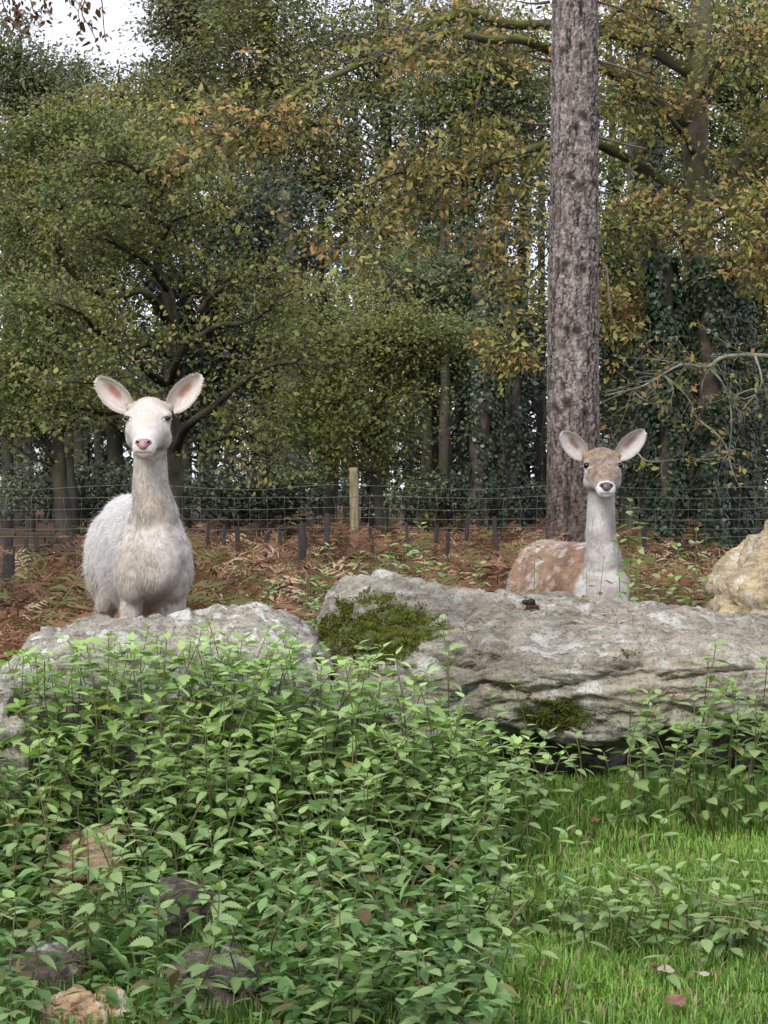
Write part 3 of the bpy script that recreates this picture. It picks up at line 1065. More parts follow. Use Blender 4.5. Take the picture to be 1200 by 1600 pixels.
def white_coat(p, ctx, strands=False):
    n = len(p)
    pb = ctx['invB'](p)
    th, sh, uh = ctx['head'](p)
    lift = ctx['lift']
    c = np.tile((.56, .545, .525), (n, 1))
    c = c * (1 + .10 * fbm(p * 30, 2, 64))[:, None]
    lo = fbm(p * 9, 3, 61)
    hi = fbm(p * 45, 2, 62)
    # cream throat and chest
    cream = sstep(.20, .0, pb[:, 1] + .05 * lo) * sstep(1.03, .93, p[:, 2])
    c = lerp(c, (.40, .335, .27), np.clip(cream * (.62 + .30 * lo + .22 * hi), 0, 1))
    # underside and legs a little dirtier
    c = lerp(c, (.50, .45, .39), np.clip(sstep(.66, .5, p[:, 2]) * (.45 + .4 * lo), 0, 1))
    head = (p[:, 2] > .935 + lift) & (th > -.1) & (np.hypot(sh, uh) < .12)
    hc = np.tile((.55, .51, .475), (n, 1)) * (1 + .13 * fbm(p * 85, 2, 66) + .10 * hi)[:, None]
    hc = lerp(hc, (.47, .385, .32), np.clip(sstep(.05, .16, th) * sstep(.36, .2, th) * sstep(.0, .03, uh) * .9, 0, 1))      # beige crown
    hc = lerp(hc, (.56, .45, .38), np.clip(sstep(.35, .5, th) * sstep(.8, .65, th) * sstep(.035, .01, np.abs(sh)) * sstep(0, .02, uh) * .7, 0, 1))
    hc = lerp(hc, (.42, .35, .29), np.clip(sstep(.01, -.05, uh) * .75 + .35 * hi, 0, 1) * sstep(.9, .6, th))
    hc = lerp(hc, (.64, .57, .545), sstep(.78, .9, th) * .9)
    c = np.where(head[:, None], hc, c)
    if 'lid' in ctx:
        return np.tile((.16, .11, .095) if ctx['lid'] > 0 else (.40, .32, .28), (n, 1))
    if strands:
        r = rng.random(n)
        dk = (r < .07 * np.clip(cream + .15, 0, 1))
        c = np.where(dk[:, None], (.36, .30, .25), c)
    return c


def fallow_coat(p, ctx, strands=False):
    n = len(p)
    pb = ctx['invB'](p)
    th, sh, uh = ctx['head'](p)
    lift = ctx['lift']
    lo = fbm(p * 9, 3, 71)
    hi = fbm(p * 45, 2, 72)
    fawn = lerp((.20, .115, .065), (.36, .225, .14), np.clip(.5 + lo * .6 + hi * .3, 0, 1))
    # white flecks along the flanks
    q = np.stack((pb[:, 0] * 13, pb[:, 1] * 14, pb[:, 2] * 26), 1)
    q = q + .35 * np.stack((hi, lo, hi), 1)
    d1, d2 = worley(q, 5)
    spot = sstep(.46, .24, d1) * sstep(.12, .22, pb[:, 1]) * (.85 + .3 * lo)
    c = lerp(fawn, (.58, .53, .49), np.clip(spot, 0, 1))
    belly = sstep(.56, .48, p[:, 2])
    c = lerp(c, (.54, .49, .44), belly)
    white = sstep(.10, .035, pb[:, 1] + .05 * lo) * sstep(.12, .09, np.abs(p[:, 0] - ctx['ns'] * .5))
    neckf = sstep(.085, .045, p[:, 1] + .03 * lo) * (p[:, 2] > .75)
    white = np.clip(np.maximum(white, neckf), 0, 1)
    wc = lerp((.38, .35, .33), (.58, .56, .55), np.clip(.5 + .8 * lo, 0, 1))
    c = lerp(c, wc, white)
    head = (p[:, 2] > .945 + lift) & (th > -.1) & (np.hypot(sh, uh) < .12)
    face = lerp((.13, .10, .075), (.32, .24, .18), np.clip(.5 + .7 * fbm(p * 120, 2, 79) + .35 * hi + .3 * lo, 0, 1))
    hc = face
    hc = lerp(hc, (.36, .21, .11), np.clip(sstep(.28, .1, th) * sstep(.0, .03, uh) * (.55 + .6 * (np.abs(sh) > .03)), 0, 1))
    hc = lerp(hc, (.16, .115, .085), np.clip(sstep(.13, .2, th) * sstep(.32, .24, th) * sstep(.03, .01, np.abs(sh)) * sstep(.02, .05, uh) * .55 * (1 + hi), 0, 1))
    hc = lerp(hc, (.47, .44, .41), np.clip(sstep(.0, -.03, uh) * .9, 0, 1))                    # pale jaw and cheeks
    eye = np.hypot((th - .41) * L_HEAD, np.minimum(np.abs(sh - .056), np.abs(sh + .056)))
    hc = lerp(hc, (.55, .52, .49), sstep(.034, .019, np.hypot(eye, (uh - .004) * .9)) * .95)
    hc = lerp(hc, (.22, .17, .15), sstep(.74, .80, th) * sstep(.02, .01, np.abs(sh)) * sstep(.01, .02, uh) * .7)
    hc = lerp(hc, (.64, .63, .63), sstep(.895, .93, th + 1.2 * np.maximum(np.abs(sh) - .02, 0)))
    c = np.where(head[:, None], hc, c)
    if 'lid' in ctx:
        return np.tile((.12, .085, .065) if ctx['lid'] > 0 else (.62, .58, .54), (n, 1))
    return c


L_HEAD = 0.267
k = NT('pink_nose'); co = k.objco()
M['nose_pink'] = k.finish(k.principled(k.ramp(k.noise(160, 3, .6, co), [(.35, (.20, .095, .10)), (.65, (.46, .29, .28))]), .45, .35))
k = NT('dark_nose'); co = k.objco()
M['nose_dark'] = k.finish(k.principled(k.ramp(k.noise(160, 3, .6, co), [(.35, (.03, .024, .03)), (.65, (.13, .10, .115))]), .4, .4))

wd = P(234, 0, 6.95)
WD_Z = CAMZ + (HOR - 612) / FPX * 6.9 - 1.150
make_deer('deer', 'white fallow doe with pink-lined ears standing behind the long pale boulder', (wd[0], 6.92, WD_Z), R(13), 0.0, .80, white_coat,
          ear_spec=[(-.160, -.01, 1.190, .05), (.162, -.01, 1.200, .05)], nose_mat=M['nose_pink'],
          ear_in=[(.66, .60, .56), (.46, .17, .12), (.60, .57, .54)], seed=5, eye_open=(.78, .75), eye_r=(.0140, .0135, .0108))
fd = P(941, 0, 8.45)
make_deer('deer', 'brown fallow doe with white flecks and pale neck standing behind the flat slab', (fd[0], 8.45, 0.0), R(14), 0.065, .86, fallow_coat,
          ear_spec=[(-.152, -.01, 1.190, .05), (.158, -.01, 1.196, .05)], nose_mat=M['nose_dark'],
          ear_in=[(.58, .54, .52), (.28, .13, .10), (.34, .24, .18)], seed=15, eye_open=(1.05, .95))
#@@PART3
# ------------------------------------------------------------------ nettles
def nettle_leaf_mesh(name, ln=1.0, wid=0.30, teeth=9, droop=0.25, fold=0.10):
    """toothed pointed leaf along +Y, unit length incl. short stalk; upper side +Z"""
    v, f, rib = [], [], []
    y0 = 0.16
    def zz(y, x): return -droop * max(y - y0, 0) ** 2 + fold * abs(x)
    v += [(-0.012, 0, 0), (0.012, 0, 0), (0.012, y0, 0), (-0.012, y0, 0)]
    rib += [1, 1, 1, 1]
    f += [(0, 1, 2), (0, 2, 3)]
    mid = []
    for i in range(teeth + 1):
        y = y0 + (1 - y0) * i / teeth
        mid.append(len(v)); v.append((0, y, zz(y, 0) - 0.006)); rib.append(1)
    for s in (-1, 1):
        prev = mid[0]
        for i in range(teeth):
            t = (i + 0.55) / teeth
            env = wid * math.sin(math.pi * min(t * 0.98 + 0.06, 1) ** 0.72) ** 0.9
            yt = y0 + (1 - y0) * min((i + 0.95) / teeth, 1)
            yn = y0 + (1 - y0) * (i + 1) / teeth
            tt = (i + 1) / teeth
            envn = wid * math.sin(math.pi * min(tt * 0.98 + 0.06, 1) ** 0.72) ** 0.9 * 0.80
            a = len(v); v.append((s * env * 1.12, yt - 0.02, zz(yt, env))); rib.append(0)
            if i < teeth - 1:
                b = len(v); v.append((s * max(envn, 0.01), yn - 0.005, zz(yn, envn) - 0.004)); rib.append(0.15)
            else:
                b = mid[-1]
            tri = [(mid[i], prev, a), (mid[i], a, mid[i + 1]), (mid[i + 1], a, b)] if i < teeth - 1 else [(mid[i], prev, a), (mid[i], a, mid[i + 1])]
            if prev == mid[0] and i == 0: tri = tri[1:]
            if s > 0: tri = [t_[::-1] for t_ in tri]
            f += tri
            prev = b
    v = np.array(v); f = np.array(f)
    f = f[:, ::-1]
    return mesh_np(name, v, f, attrs={'rib': rib}), v, f


LEAF = []
for i, (w, dr, fo) in enumerate(((0.215, 0.16, 0.16), (0.25, 0.24, 0.08), (0.20, 0.34, 0.24), (0.23, 0.04, 0.18))):
    LEAF.append(nettle_leaf_mesh('nettle_leaf_blade', 1, w, 8, dr, fo))
LOWLEAF = [nettle_leaf_mesh('nettle_leaf_low', 1, w, 5, dr, fo)[1:] for w, dr, fo in ((0.23, 0.16, 0.16), (0.26, 0.24, 0.08), (0.21, 0.34, 0.24), (0.25, 0.04, 0.18))]
LEAF_ME = {}
for mk in ('nettle', 'nettle_young', 'nettle_yellow'):
    LEAF_ME[mk] = []
    for me, v, f in LEAF:
        m2 = me.copy(); m2.materials.append(M[mk]); LEAF_ME[mk].append(m2)


MASS = MB()
MASS_STEM = MB()
MCOL = {'nettle': ((0.195, 0.315, 0.085), (0.335, 0.46, 0.19)), 'nettle_young': ((0.29, 0.45, 0.12), (0.40, 0.54, 0.19)), 'nettle_yellow': ((0.30, 0.34, 0.08), (0.42, 0.38, 0.12))}


def nettle(x, y, h, lean=(0, 0), label=None, group=None, size=1.0, z=None, bare=0.15, yellow=0.06, az=None, nodes=None, mass=False):
    g = gz(x, y) if z is None else z
    org = np.array((x, y, g - 0.01))
    if not mass:
        root = empty('nettle_plant', (x, y, g - 0.01), 0)
        tag(root, label, 'nettle', group)
    n = 6
    t = np.linspace(0, 1, n)
    bend = rng.normal(0, 0.03, 2)
    pts = np.stack((lean[0] * t ** 1.4 + bend[0] * np.sin(t * 3), lean[1] * t ** 1.4 + bend[1] * np.sin(t * 3), h * t), 1)
    vv, ff = tube(pts, np.linspace(0.0027, 0.0012, n) * size, 5)
    if mass: MASS_STEM.add(vv + org, ff)
    else: obj('stem', mesh_np('stem', vv, ff), M['stem'], root)
    hh, k = 1.0, 0
    az = rng.uniform(0, 6.28) if az is None else az
    step = 0.012
    while hh > bare and k < (nodes or 15):
        p = np.array([np.interp(hh, t, pts[:, q]) for q in range(3)])
        sz = size * min(0.034 + 0.008 * k, 0.056) * rng.uniform(0.85, 1.15)
        if k > 6: sz *= 0.85
        for s in (0, 1):
            if k > 3 and rng.random() < 0.12: continue
            a = az + s * math.pi + rng.normal(0, 0.16)
            el = R(28 - 10 * k) if k < 4 else R(-10)
            el += rng.normal(0, 0.16)
            d = Vector((math.cos(a) * math.cos(el), math.sin(a) * math.cos(el), math.sin(el)))
            mk = 'nettle_young' if k < 2 else 'nettle'
            if k > 3 and rng.random() < yellow: mk = 'nettle_yellow'
            li = int(rng.integers(0, 4))
            xax = d.cross(Vector((0, 0, 1))).normalized()
            q = Matrix((xax, d, xax.cross(d))).transposed().to_quaternion()
            q = q @ Quaternion((0, 1, 0), rng.normal(0, 0.22))
            if mass:
                rm_ = np.array(q.to_matrix())
                MASS.add(LOWLEAF[li][0] @ rm_.T * sz * 1.12 + p + org, LOWLEAF[li][1], lerp(*MCOL[mk], rng.random()) * rng.uniform(.85, 1.1))
                continue
            o = bpy.data.objects.new('leaf', LEAF_ME[mk][li])
            COL.objects.link(o)
            o.parent = root
            o.location = p
            o.rotation_mode = 'QUATERNION'
            o.rotation_quaternion = q
            o.scale = (sz,) * 3
        k += 1
        az += math.pi / 2 + rng.normal(0, 0.15)
        hh -= (step + rng.uniform(0, 0.012)) / h
        step = min(step + 0.007, 0.033)
    return None if mass else root


STN = [(135, 1275, 5.0, 'rusty brown stone'), (142, 1585, 4.15, 'small orange-tan stone'), (65, 1525, 4.4, 'dark rough stone with lichen flecks'), (285, 1420, 4.75, 'dark pointed stone'), (355, 1540, 4.3, 'broad brown-grey stone'), (0, 1115, 5.35, 'grey lichen-spotted stone')]
LB = 'green stinging nettle in the dense patch before the long pale boulder'
GB = 'nettles of the dense foreground patch'
# dense patch: poisson-ish spots in front of the left boulder, thinning to the lawn on the right
spots = []
def patch_ok(x, y):
    px = x / y * FPX + 600
    pyb = HOR + (CAMZ - gz(x, y)) / y * FPX
    lim = np.interp(y, [3.9, 4.3, 4.8, 5.3, 5.7], [800, 760, 770, 800, 760])
    return px < lim and px > -60
tries = 0
while len(spots) < 385 and tries < 30000:
    tries += 1
    y = rng.uniform(3.85, 5.66)
    x = rng.uniform(-1.15, 0.36)
    if rng.random() < .55: y = rng.uniform(4.95, 5.46)
    if not patch_ok(x, y): continue
    px = x / y * FPX + 600
    dmin = 0.046 if y > 4.9 else 0.088
    if any((x - a) ** 2 + (y - b) ** 2 < dmin ** 2 for a, b in spots): continue
    # keep the little clearings with the stones a bit open
    if any(abs(px - sx) < w and sy_ - 0.55 < y < sy_ + 0.08 for sx, sy_, w in ((285, 4.75, 55), (350, 4.3, 65), (140, 4.15, 85), (60, 4.4, 45), (135, 5.0, 30))): continue
    spots.append((x, y))
spots.sort(key=lambda q: q[1])
for si, (x, y) in enumerate(spots):
    px = x / y * FPX + 600
    # visible crest of the patch: tops reach a wavy line in front of the boulder
    h = rng.uniform(0.20, 0.34) if y < 4.7 else rng.uniform(0.24, 0.40)
    if y > 5.2:
        topy = np.interp(px, [-50, 60, 130, 220, 330, 440, 520, 600, 700, 800], [1040, 1022, 1005, 996, 985, 998, 1030, 1025, 1060, 1110]) + rng.uniform(-15, 65)
        h = max(CAMZ - (topy - HOR) / FPX * y - gz(x, y), 0.15)
    h = min(h, 0.60)
    if px > 640: h *= 0.75
    yl = rng.random() < 0.3
    near = min(((x - P(a_, b_, c_)[0]) ** 2 + (y - c_) ** 2, w_) for a_, b_, c_, w_ in STN)
    if near[0] < 0.05: where = 'beside the ' + near[1]
    elif px > 640: where = 'on the lawn side of the dense patch'
    elif y > 5.35: where = 'against the foot of the long pale boulder'
    elif y > 4.7: where = 'in the thick middle of the patch'
    else: where = 'in the open front of the patch'
    lab = ('tall' if h > 0.33 else 'low') + ' green nettle ' + where + (', yellowing' if yl else '')
    nettle(x, y, h, rng.normal(0, 0.075, 2), lab, GB, 1.0, yellow=0.28 if yl else 0.0, mass=si >= 160)

def nettle_px(px, py_top, D, label, group, lean_px=0, size=1.0, **kw):
    p = P(px, py_top, D)
    x0 = p[0] - lean_px / FPX * D
    h = p[2] - gz(x0, D)
    return nettle(x0, D, max(h, 0.12), (p[0] - x0, rng.normal(0, 0.03)), label, group, size, **kw)

# tall shoots standing clear of the patch against the boulder
for (px, py, D) in ((235, 972, 5.6), (325, 972, 5.55), (445, 982, 5.6), (350, 990, 5.5), (560, 1000, 5.66), (580, 1010, 5.5), (690, 965, 5.72), (700, 1010, 5.7)):
    nettle_px(px, py, D, 'tall nettle shoot reaching up in front of the boulders above the dense patch', 'tall nettle shoots before the boulders', rng.uniform(-15, 15))
# at the foot of the slab, right
LG = 'nettle growing at the undercut foot of the mossy slab beside the lawn'
for (px, py, D, l) in ((1120, 1000, 5.55, 60), (1105, 1030, 5.6, 30), (1140, 1060, 5.5, 30), (1085, 1085, 5.45, 10), (1060, 1120, 5.45, -10), (1020, 1130, 5.5, -20), (985, 1145, 5.45, -10), (1180, 1080, 5.5, 20),
                       (1190, 1020, 5.65, 30), (1150, 1120, 5.4, 0), (1035, 1075, 5.6, 25), (1100, 1140, 5.35, 0), (1195, 1140, 5.4, 0), (1010, 1165, 5.35, 0), (1060, 1160, 5.3, 0), (780, 1115, 5.55, 0), (820, 1130, 5.5, 0), (860, 1140, 5.55, 0),
                       (745, 1130, 5.4, 0), (900, 1150, 5.6, 10), (800, 1150, 5.35, 0), (940, 1170, 5.5, 0), (545, 1075, 5.66, 0), (880, 1160, 5.45, 0), (530, 1065, 5.5, 0), (770, 1075, 5.6, 0), (800, 1070, 5.68, 0)):
    nettle_px(px, py + rng.uniform(-6, 6), D, ('tall ' if py < 1090 else 'low ') + LG if px > 960 else 'low nettle lining the foot of the mossy slab above the patch', 'nettles at the foot of the slab', l)
for i in range(18):
    px = rng.uniform(985, 1230)
    py = rng.uniform(1060, 1150)
    nettle_px(px, py, rng.uniform(5.32, 5.62), ('tall ' if py < 1090 else 'low ') + LG, 'nettles at the foot of the slab', rng.uniform(-25, 25))
# behind the slab
LH = 'tall light green nettle behind the slab beside the brown deer'
for (px, py, D, l) in ((985, 780, 7.75, -25), (1000, 815, 7.7, 10), (1085, 826, 7.8, 30), (1060, 850, 7.6, -10), (1030, 880, 7.6, 5), (1050, 900, 7.5, 0), (1000, 880, 7.6, -12), (1085, 890, 7.55, 15), (1110, 900, 7.6, 10), (965, 835, 7.9, -12),
                       (1020, 915, 7.45, 0), (1075, 925, 7.45, 0), (985, 915, 7.45, -8)):
    nettle_px(px, py, D, LH, 'nettles beside the brown deer', l, 1.0, bare=0.05, nodes=16)
nettle_px(945, 868, 7.75, 'thin dark-leaved nettle in front of the brown deer white chest', None, -12, 0.8, nodes=9)
nettle_px(920, 890, 7.7, 'small drooping nettle by the brown deer chest with few leaves', None, -30, 0.7, nodes=5)
for (px, py, D) in ((838, 832, 8.1), ):
    nettle_px(px, py, D, 'slender yellowish nettle before the brown deer flank', None, -8, 0.8, nodes=12)
LI = 'nettle poking above the slab in front of the bracken'
for (px, py, D) in ((655, 815, 9.0), (625, 830, 8.8), (640, 850, 8.6), (670, 870, 8.6), (610, 860, 8.9), (750, 878, 8.5), (745, 890, 8.3), (560, 862, 8.4), (600, 835, 9.3), (690, 880, 8.6)):
    nettle_px(px, py, D, LI, 'nettles between slab and bracken', rng.uniform(-8, 8), 1.0, nodes=8)
LJ = 'nettle in the gap between the two large boulders'
for (px, py, D) in ((510, 880, 7.6), (495, 905, 7.4), (480, 925, 7.2), (515, 850, 9.4), (430, 910, 8.6), (420, 905, 8.9), (500, 858, 9.5), (470, 900, 8.0), (490, 935, 7.0)):
    nettle_px(px, py, D, LJ, 'nettles in the gap between boulders', rng.uniform(-8, 8), 0.95, nodes=8)
# sprawling clump lying over the lawn
LK = 'sprawling nettle shoot of the clump lying on the lawn'
for (px, py, D, l) in ((880, 1290, 4.75, 40), (905, 1300, 4.7, 60), (850, 1345, 4.7, 10), (930, 1330, 4.65, 20), (900, 1370, 4.6, 0), (870, 1380, 4.6, -20), (960, 1370, 4.6, 30), (990, 1360, 4.6, 20), (1000, 1390, 4.55, 10), (940, 1390, 4.5, 0),
                       (885, 1420, 4.5, -25), (860, 1440, 4.45, -30), (1050, 1350, 4.6, -20), (1080, 1380, 4.6, 10), (1110, 1340, 4.65, 10), (1150, 1340, 4.6, 20), (1180, 1330, 4.6, 30), (1195, 1370, 4.55, 10), (1120, 1390, 4.5, 0), (1060, 1400, 4.5, 0),
                       (1040, 1275, 4.9, 25), (1010, 1340, 4.65, 0), (920, 1350, 4.6, 20), (1160, 1385, 4.5, 20), (975, 1340, 4.7, 10)):
    nettle_px(px, py, D, LK, 'nettles sprawling on the lawn', l, 0.95, nodes=12, bare=0.12)
for i in range(16):
    nettle_px(rng.uniform(850, 1210), rng.uniform(1340, 1420), rng.uniform(4.42, 4.68), LK, 'nettles sprawling on the lawn', rng.uniform(-35, 35), 1.0, nodes=12, bare=0.12)
for (px, py, D) in ((1090, 1470, 4.3), (800, 1350, 4.6), (790, 1400, 4.5), (770, 1440, 4.4), (800, 1500, 4.3), (760, 1540, 4.2), (780, 1260, 4.9), (820, 1205, 5.1), (700, 1510, 4.25), (640, 1560, 4.1), (740, 1290, 4.8)):
    nettle_px(px, py, D, 'low nettle at the ragged edge where patch meets lawn', 'nettles at the lawn edge', rng.uniform(-20, 20), 0.9, nodes=6, bare=0.2)

nm_ = obj('nettle_mass', MASS.mesh('nettle_mass'), M['nettle_mass'])
tag(nm_, 'crowded back rows of nettles massed before the long pale boulder', 'nettles', kind='stuff')
tag(obj('stem', MASS_STEM.mesh('stem'), M['stem'], nm_), kind='stuff')

# low leafy under-layer of the patch: too many small plants to count
pos, rot, scl, cl = [], [], [], []
n = 0
while n < 8000:
    y = rng.uniform(3.8, 5.75); x = rng.uniform(-1.2, 0.4)
    if not patch_ok(x, y) and rng.random() < 0.97: continue
    if any(abs(x / y * FPX + 600 - a_) < 60 and y < c_ + .05 and y > c_ - .5 for a_, b_, c_, w_ in STN[:5]) and rng.random() < .85: continue
    pos.append((x, y, gz(x, y) + abs(rng.normal(0.07, 0.07)))); n += 1
pos = np.array(pos)
d = np.stack((rng.normal(size=n), rng.normal(size=n), rng.normal(-0.1, 0.35, n)), 1)
rot = frames(d, np.tile((0, 0, 1.0), (n, 1)) + rand_dirs(n) * 0.3)
g = rng.random(n)
cols = lerp((0.06, 0.13, 0.035), (0.19, 0.32, 0.11), g)
yl = rng.random(n) < 0.10
cols = np.where(yl[:, None], lerp((0.20, 0.19, 0.06), (0.16, 0.11, 0.06), rng.random(n)), cols)
UL_V = np.array([(0, 0, 0), (-.2, .3, .05), (.2, .3, .05), (-.23, .55, .03), (.23, .55, .03), (0, .6, -.03), (0, 1, -.12)])
UL_F = np.array([(0, 2, 5), (0, 5, 1), (1, 5, 3), (5, 2, 4), (3, 5, 6), (5, 4, 6)])
v, f, c = scatter(UL_V, UL_F, pos, rot, rng.uniform(0.022, 0.058, n), cols)
tag(obj('undergrowth', mesh_np('undergrowth', v, f, c), M['leaf']), 'low leafy undergrowth beneath the nettle patch', 'undergrowth', kind='stuff')

# dead nettle stalks leaning through the patch
for (xa, ya, xb, yb, D) in ((290, 1080, 210, 1230, 5.2), (350, 1085, 310, 1200, 5.2), (385, 1110, 290, 1300, 5.0), (480, 1440, 300, 1390, 4.6), (690, 1320, 620, 1460, 4.6), (770, 1270, 640, 1400, 4.7), (945, 1335, 1015, 1378, 4.6),
                            (1075, 1435, 1200, 1455, 4.45), (1095, 1395, 1200, 1410, 4.5), (830, 1400, 740, 1600, 4.3), (905, 1480, 870, 1530, 4.2), (100, 1300, 170, 1420, 4.8)):
    a, b = P(xa, ya, D), P(xb, yb, D - 0.12)
    b[2] = max(b[2], gz(b[0], b[1]) - 0.005)
    mid = (a + b) / 2 + rng.normal(0, 0.015, 3)
    ext = smooth_line([a, mid, b, b + (b - a) * .15 - np.array((0, 0, .02))], 12)
    r = np.linspace(0.0013, 0.0026, 12)
    vv, ff = tube(ext, r, 6)
    o = obj('dead_stalk', mesh_np('dead_stalk', vv, ff), M['stem'] if xa < 500 else M['dead_stem'])
    tag(o, 'dark dead nettle stalk leaning through the green patch' if xa < 500 else 'bare brown dead stalk lying over the grass edge', 'stalk', 'dead stalks in the patch' if xa < 500 else 'dead stalks on the grass')

# withered seed clusters hanging on the lawn clump's lying stalks are part of that clump's litter
# ------------------------------------------------------------------ grass
def grass(n, region, hmin, hmax, seed=0):
    x0, x1, y0, y1 = region
    m = n * 3
    y = y0 + (y1 - y0) * rng.random(m)
    x = x0 + (x1 - x0) * rng.random(m)
    px = x / y * FPX + 600
    lim = np.interp(y, [3.9, 4.3, 4.8, 5.3, 5.7], [760, 730, 760, 800, 800])
    dens = np.where(px > lim, 1.0, 0.16) * np.clip(0.75 + 0.5 * fbm(np.stack((x * 3, y * 3, 0 * x), 1), 2, 4), 0.05, 1)
    k = rng.random(m) < dens
    x, y, px = x[k][:n], y[k][:n], px[k][:n]
    n = len(x)
    z = ground_z(x, y)
    a = rng.uniform(0, 6.283, n)
    ln = rng.uniform(hmin, hmax, n) * (0.8 + 0.35 * fbm(np.stack((x * 6, y * 6, 0 * x), 1), 2, 8))
    tilt = np.abs(rng.normal(0.45, 0.32, n))
    dx, dy = np.cos(a), np.sin(a)
    w = rng.uniform(0.0011, 0.0022, n)
    b = np.stack((x, y, z - 0.004), 1)
    side = np.stack((-dy, dx, 0 * x), 1) * w[:, None]
    m1 = b + np.stack((dx * np.sin(tilt) * ln * .4, dy * np.sin(tilt) * ln * .4, np.cos(tilt * .6) * ln * .55), 1)
    t1 = b + np.stack((dx * np.sin(tilt) * ln, dy * np.sin(tilt) * ln, np.cos(tilt) * ln * .85), 1)
    V = np.stack((b - side, b + side, m1 + side * .85, m1 - side * .85, t1), 1).reshape(-1, 3)
    i = np.arange(n)[:, None] * 5
    F = np.concatenate((i + (0, 1, 2), i + (0, 2, 3), i + (3, 2, 4)))
    g = np.clip(0.5 + 0.35 * fbm(np.stack((x * 4, y * 4, 0 * x), 1), 2, 14) + rng.normal(0, 0.25, n), 0, 1)
    C = lerp((0.085, 0.185, 0.028), (0.26, 0.43, 0.085), g)
    st = rng.random(n) < 0.11
    C = np.where(st[:, None], lerp((0.30, 0.28, 0.12), (0.36, 0.30, 0.18), rng.random(n)), C)
    return V, F, np.repeat(C, 5, 0)
V, F, C = grass(66000, (-1.1, 1.25, 3.75, 6.0), 0.030, 0.075)
tag(obj('grass', mesh_np('grass', V, F, C), M['grass']), 'short bright green lawn grass beside the nettles', 'grass', kind='stuff')

# small dry litter lying in the lawn and the patch
n = 700
y = rng.uniform(3.9, 5.9, n); x = rng.uniform(-1.0, 1.15, n)
pos = np.stack((x, y, ground_z(x, y) + rng.uniform(.012, .045, n)), 1)
d_ = rand_dirs(n) * np.array((1, 1, .25))
v, f, c = scatter(UL_V, UL_F, pos, frames(d_, np.tile((0, 0, 1.0), (n, 1)) + rand_dirs(n) * .5), rng.uniform(.008, .024, n), lerp((.08, .05, .035), (.28, .2, .13), rng.random(n)))
tag(obj('leaf_litter', mesh_np('leaf_litter', v, f, c), M['bracken']), 'small dry brown bits of leaf lying in the grass', 'litter', kind='stuff')
# fallen leaves on the lawn
def fallen_leaf(px, py, size, rz, mat, label, seed):
    # where the sight line meets the ground
    D = 4.0
    for _ in range(30):
        p = P(px, py, D)
        D = D + (p[2] - gz(p[0], D) - 0.02) * 3.0
    nu, nv = 9, 7
    U, V = np.meshgrid(np.linspace(0, 1, nu), np.linspace(-1, 1, nv), indexing='ij')
    w = 0.36 * np.sin(np.clip(U * 0.96 + .03, 0, 1) * math.pi) ** 0.6 * (1 + 0.22 * np.cos(U * 22 + seed))
    q = np.stack((V * w, U - .5, 0.10 * V ** 2 + 0.08 * np.sin(U * 3 + seed) + .03 * np.cos(V * 4 + U * 6)), -1).reshape(-1, 3) * size
    cr, sr = math.cos(rz), math.sin(rz)
    q = np.stack((q[:, 0] * cr - q[:, 1] * sr, q[:, 0] * sr + q[:, 1] * cr, q[:, 2]), 1)
    q[:, 2] += q[:, 1] * 0.35
    i = np.arange(nu - 1)[:, None] * nv + np.arange(nv - 1)[None]
    f = np.stack((i, i + 1, i + nv + 1, i + nv), -1).reshape(-1, 4)
    o = obj('fallen_leaf', mesh_np('fallen_leaf', q, f), mat)
    o.location = (p[0], p[1], gz(p[0], p[1]) + 0.035)
    tag(o, label, 'leaf', 'fallen leaves on the lawn')
fallen_leaf(1055, 1578, 0.050, 0.4, M['dead_leaf'], 'largest brown fallen leaf, curled on the short grass', 1)
fallen_leaf(930, 1291, 0.030, 0.2, M['dead_leaf'], 'small brown leaf on open grass behind the sprawling nettles', 2)
fallen_leaf(1100, 1534, 0.022, 1.2, M['pale_leaf'], 'pale whitish curled leaf fragment on the grass', 3)
fallen_leaf(1022, 1522, 0.024, 0.7, M['dead_leaf'], 'small reddish brown leaf on the grass below the nettle clump', 4)
fallen_leaf(850, 1518, 0.026, 2.0, M['dead_leaf'], 'reddish fallen leaf beside the lawn edge nettles', 5)
fallen_leaf(1040, 1530, 0.034, 1.5, M['nettle_yellow'] if False else M['pale_leaf'], 'narrow grey-green dead leaf lying flat on the lawn', 6)
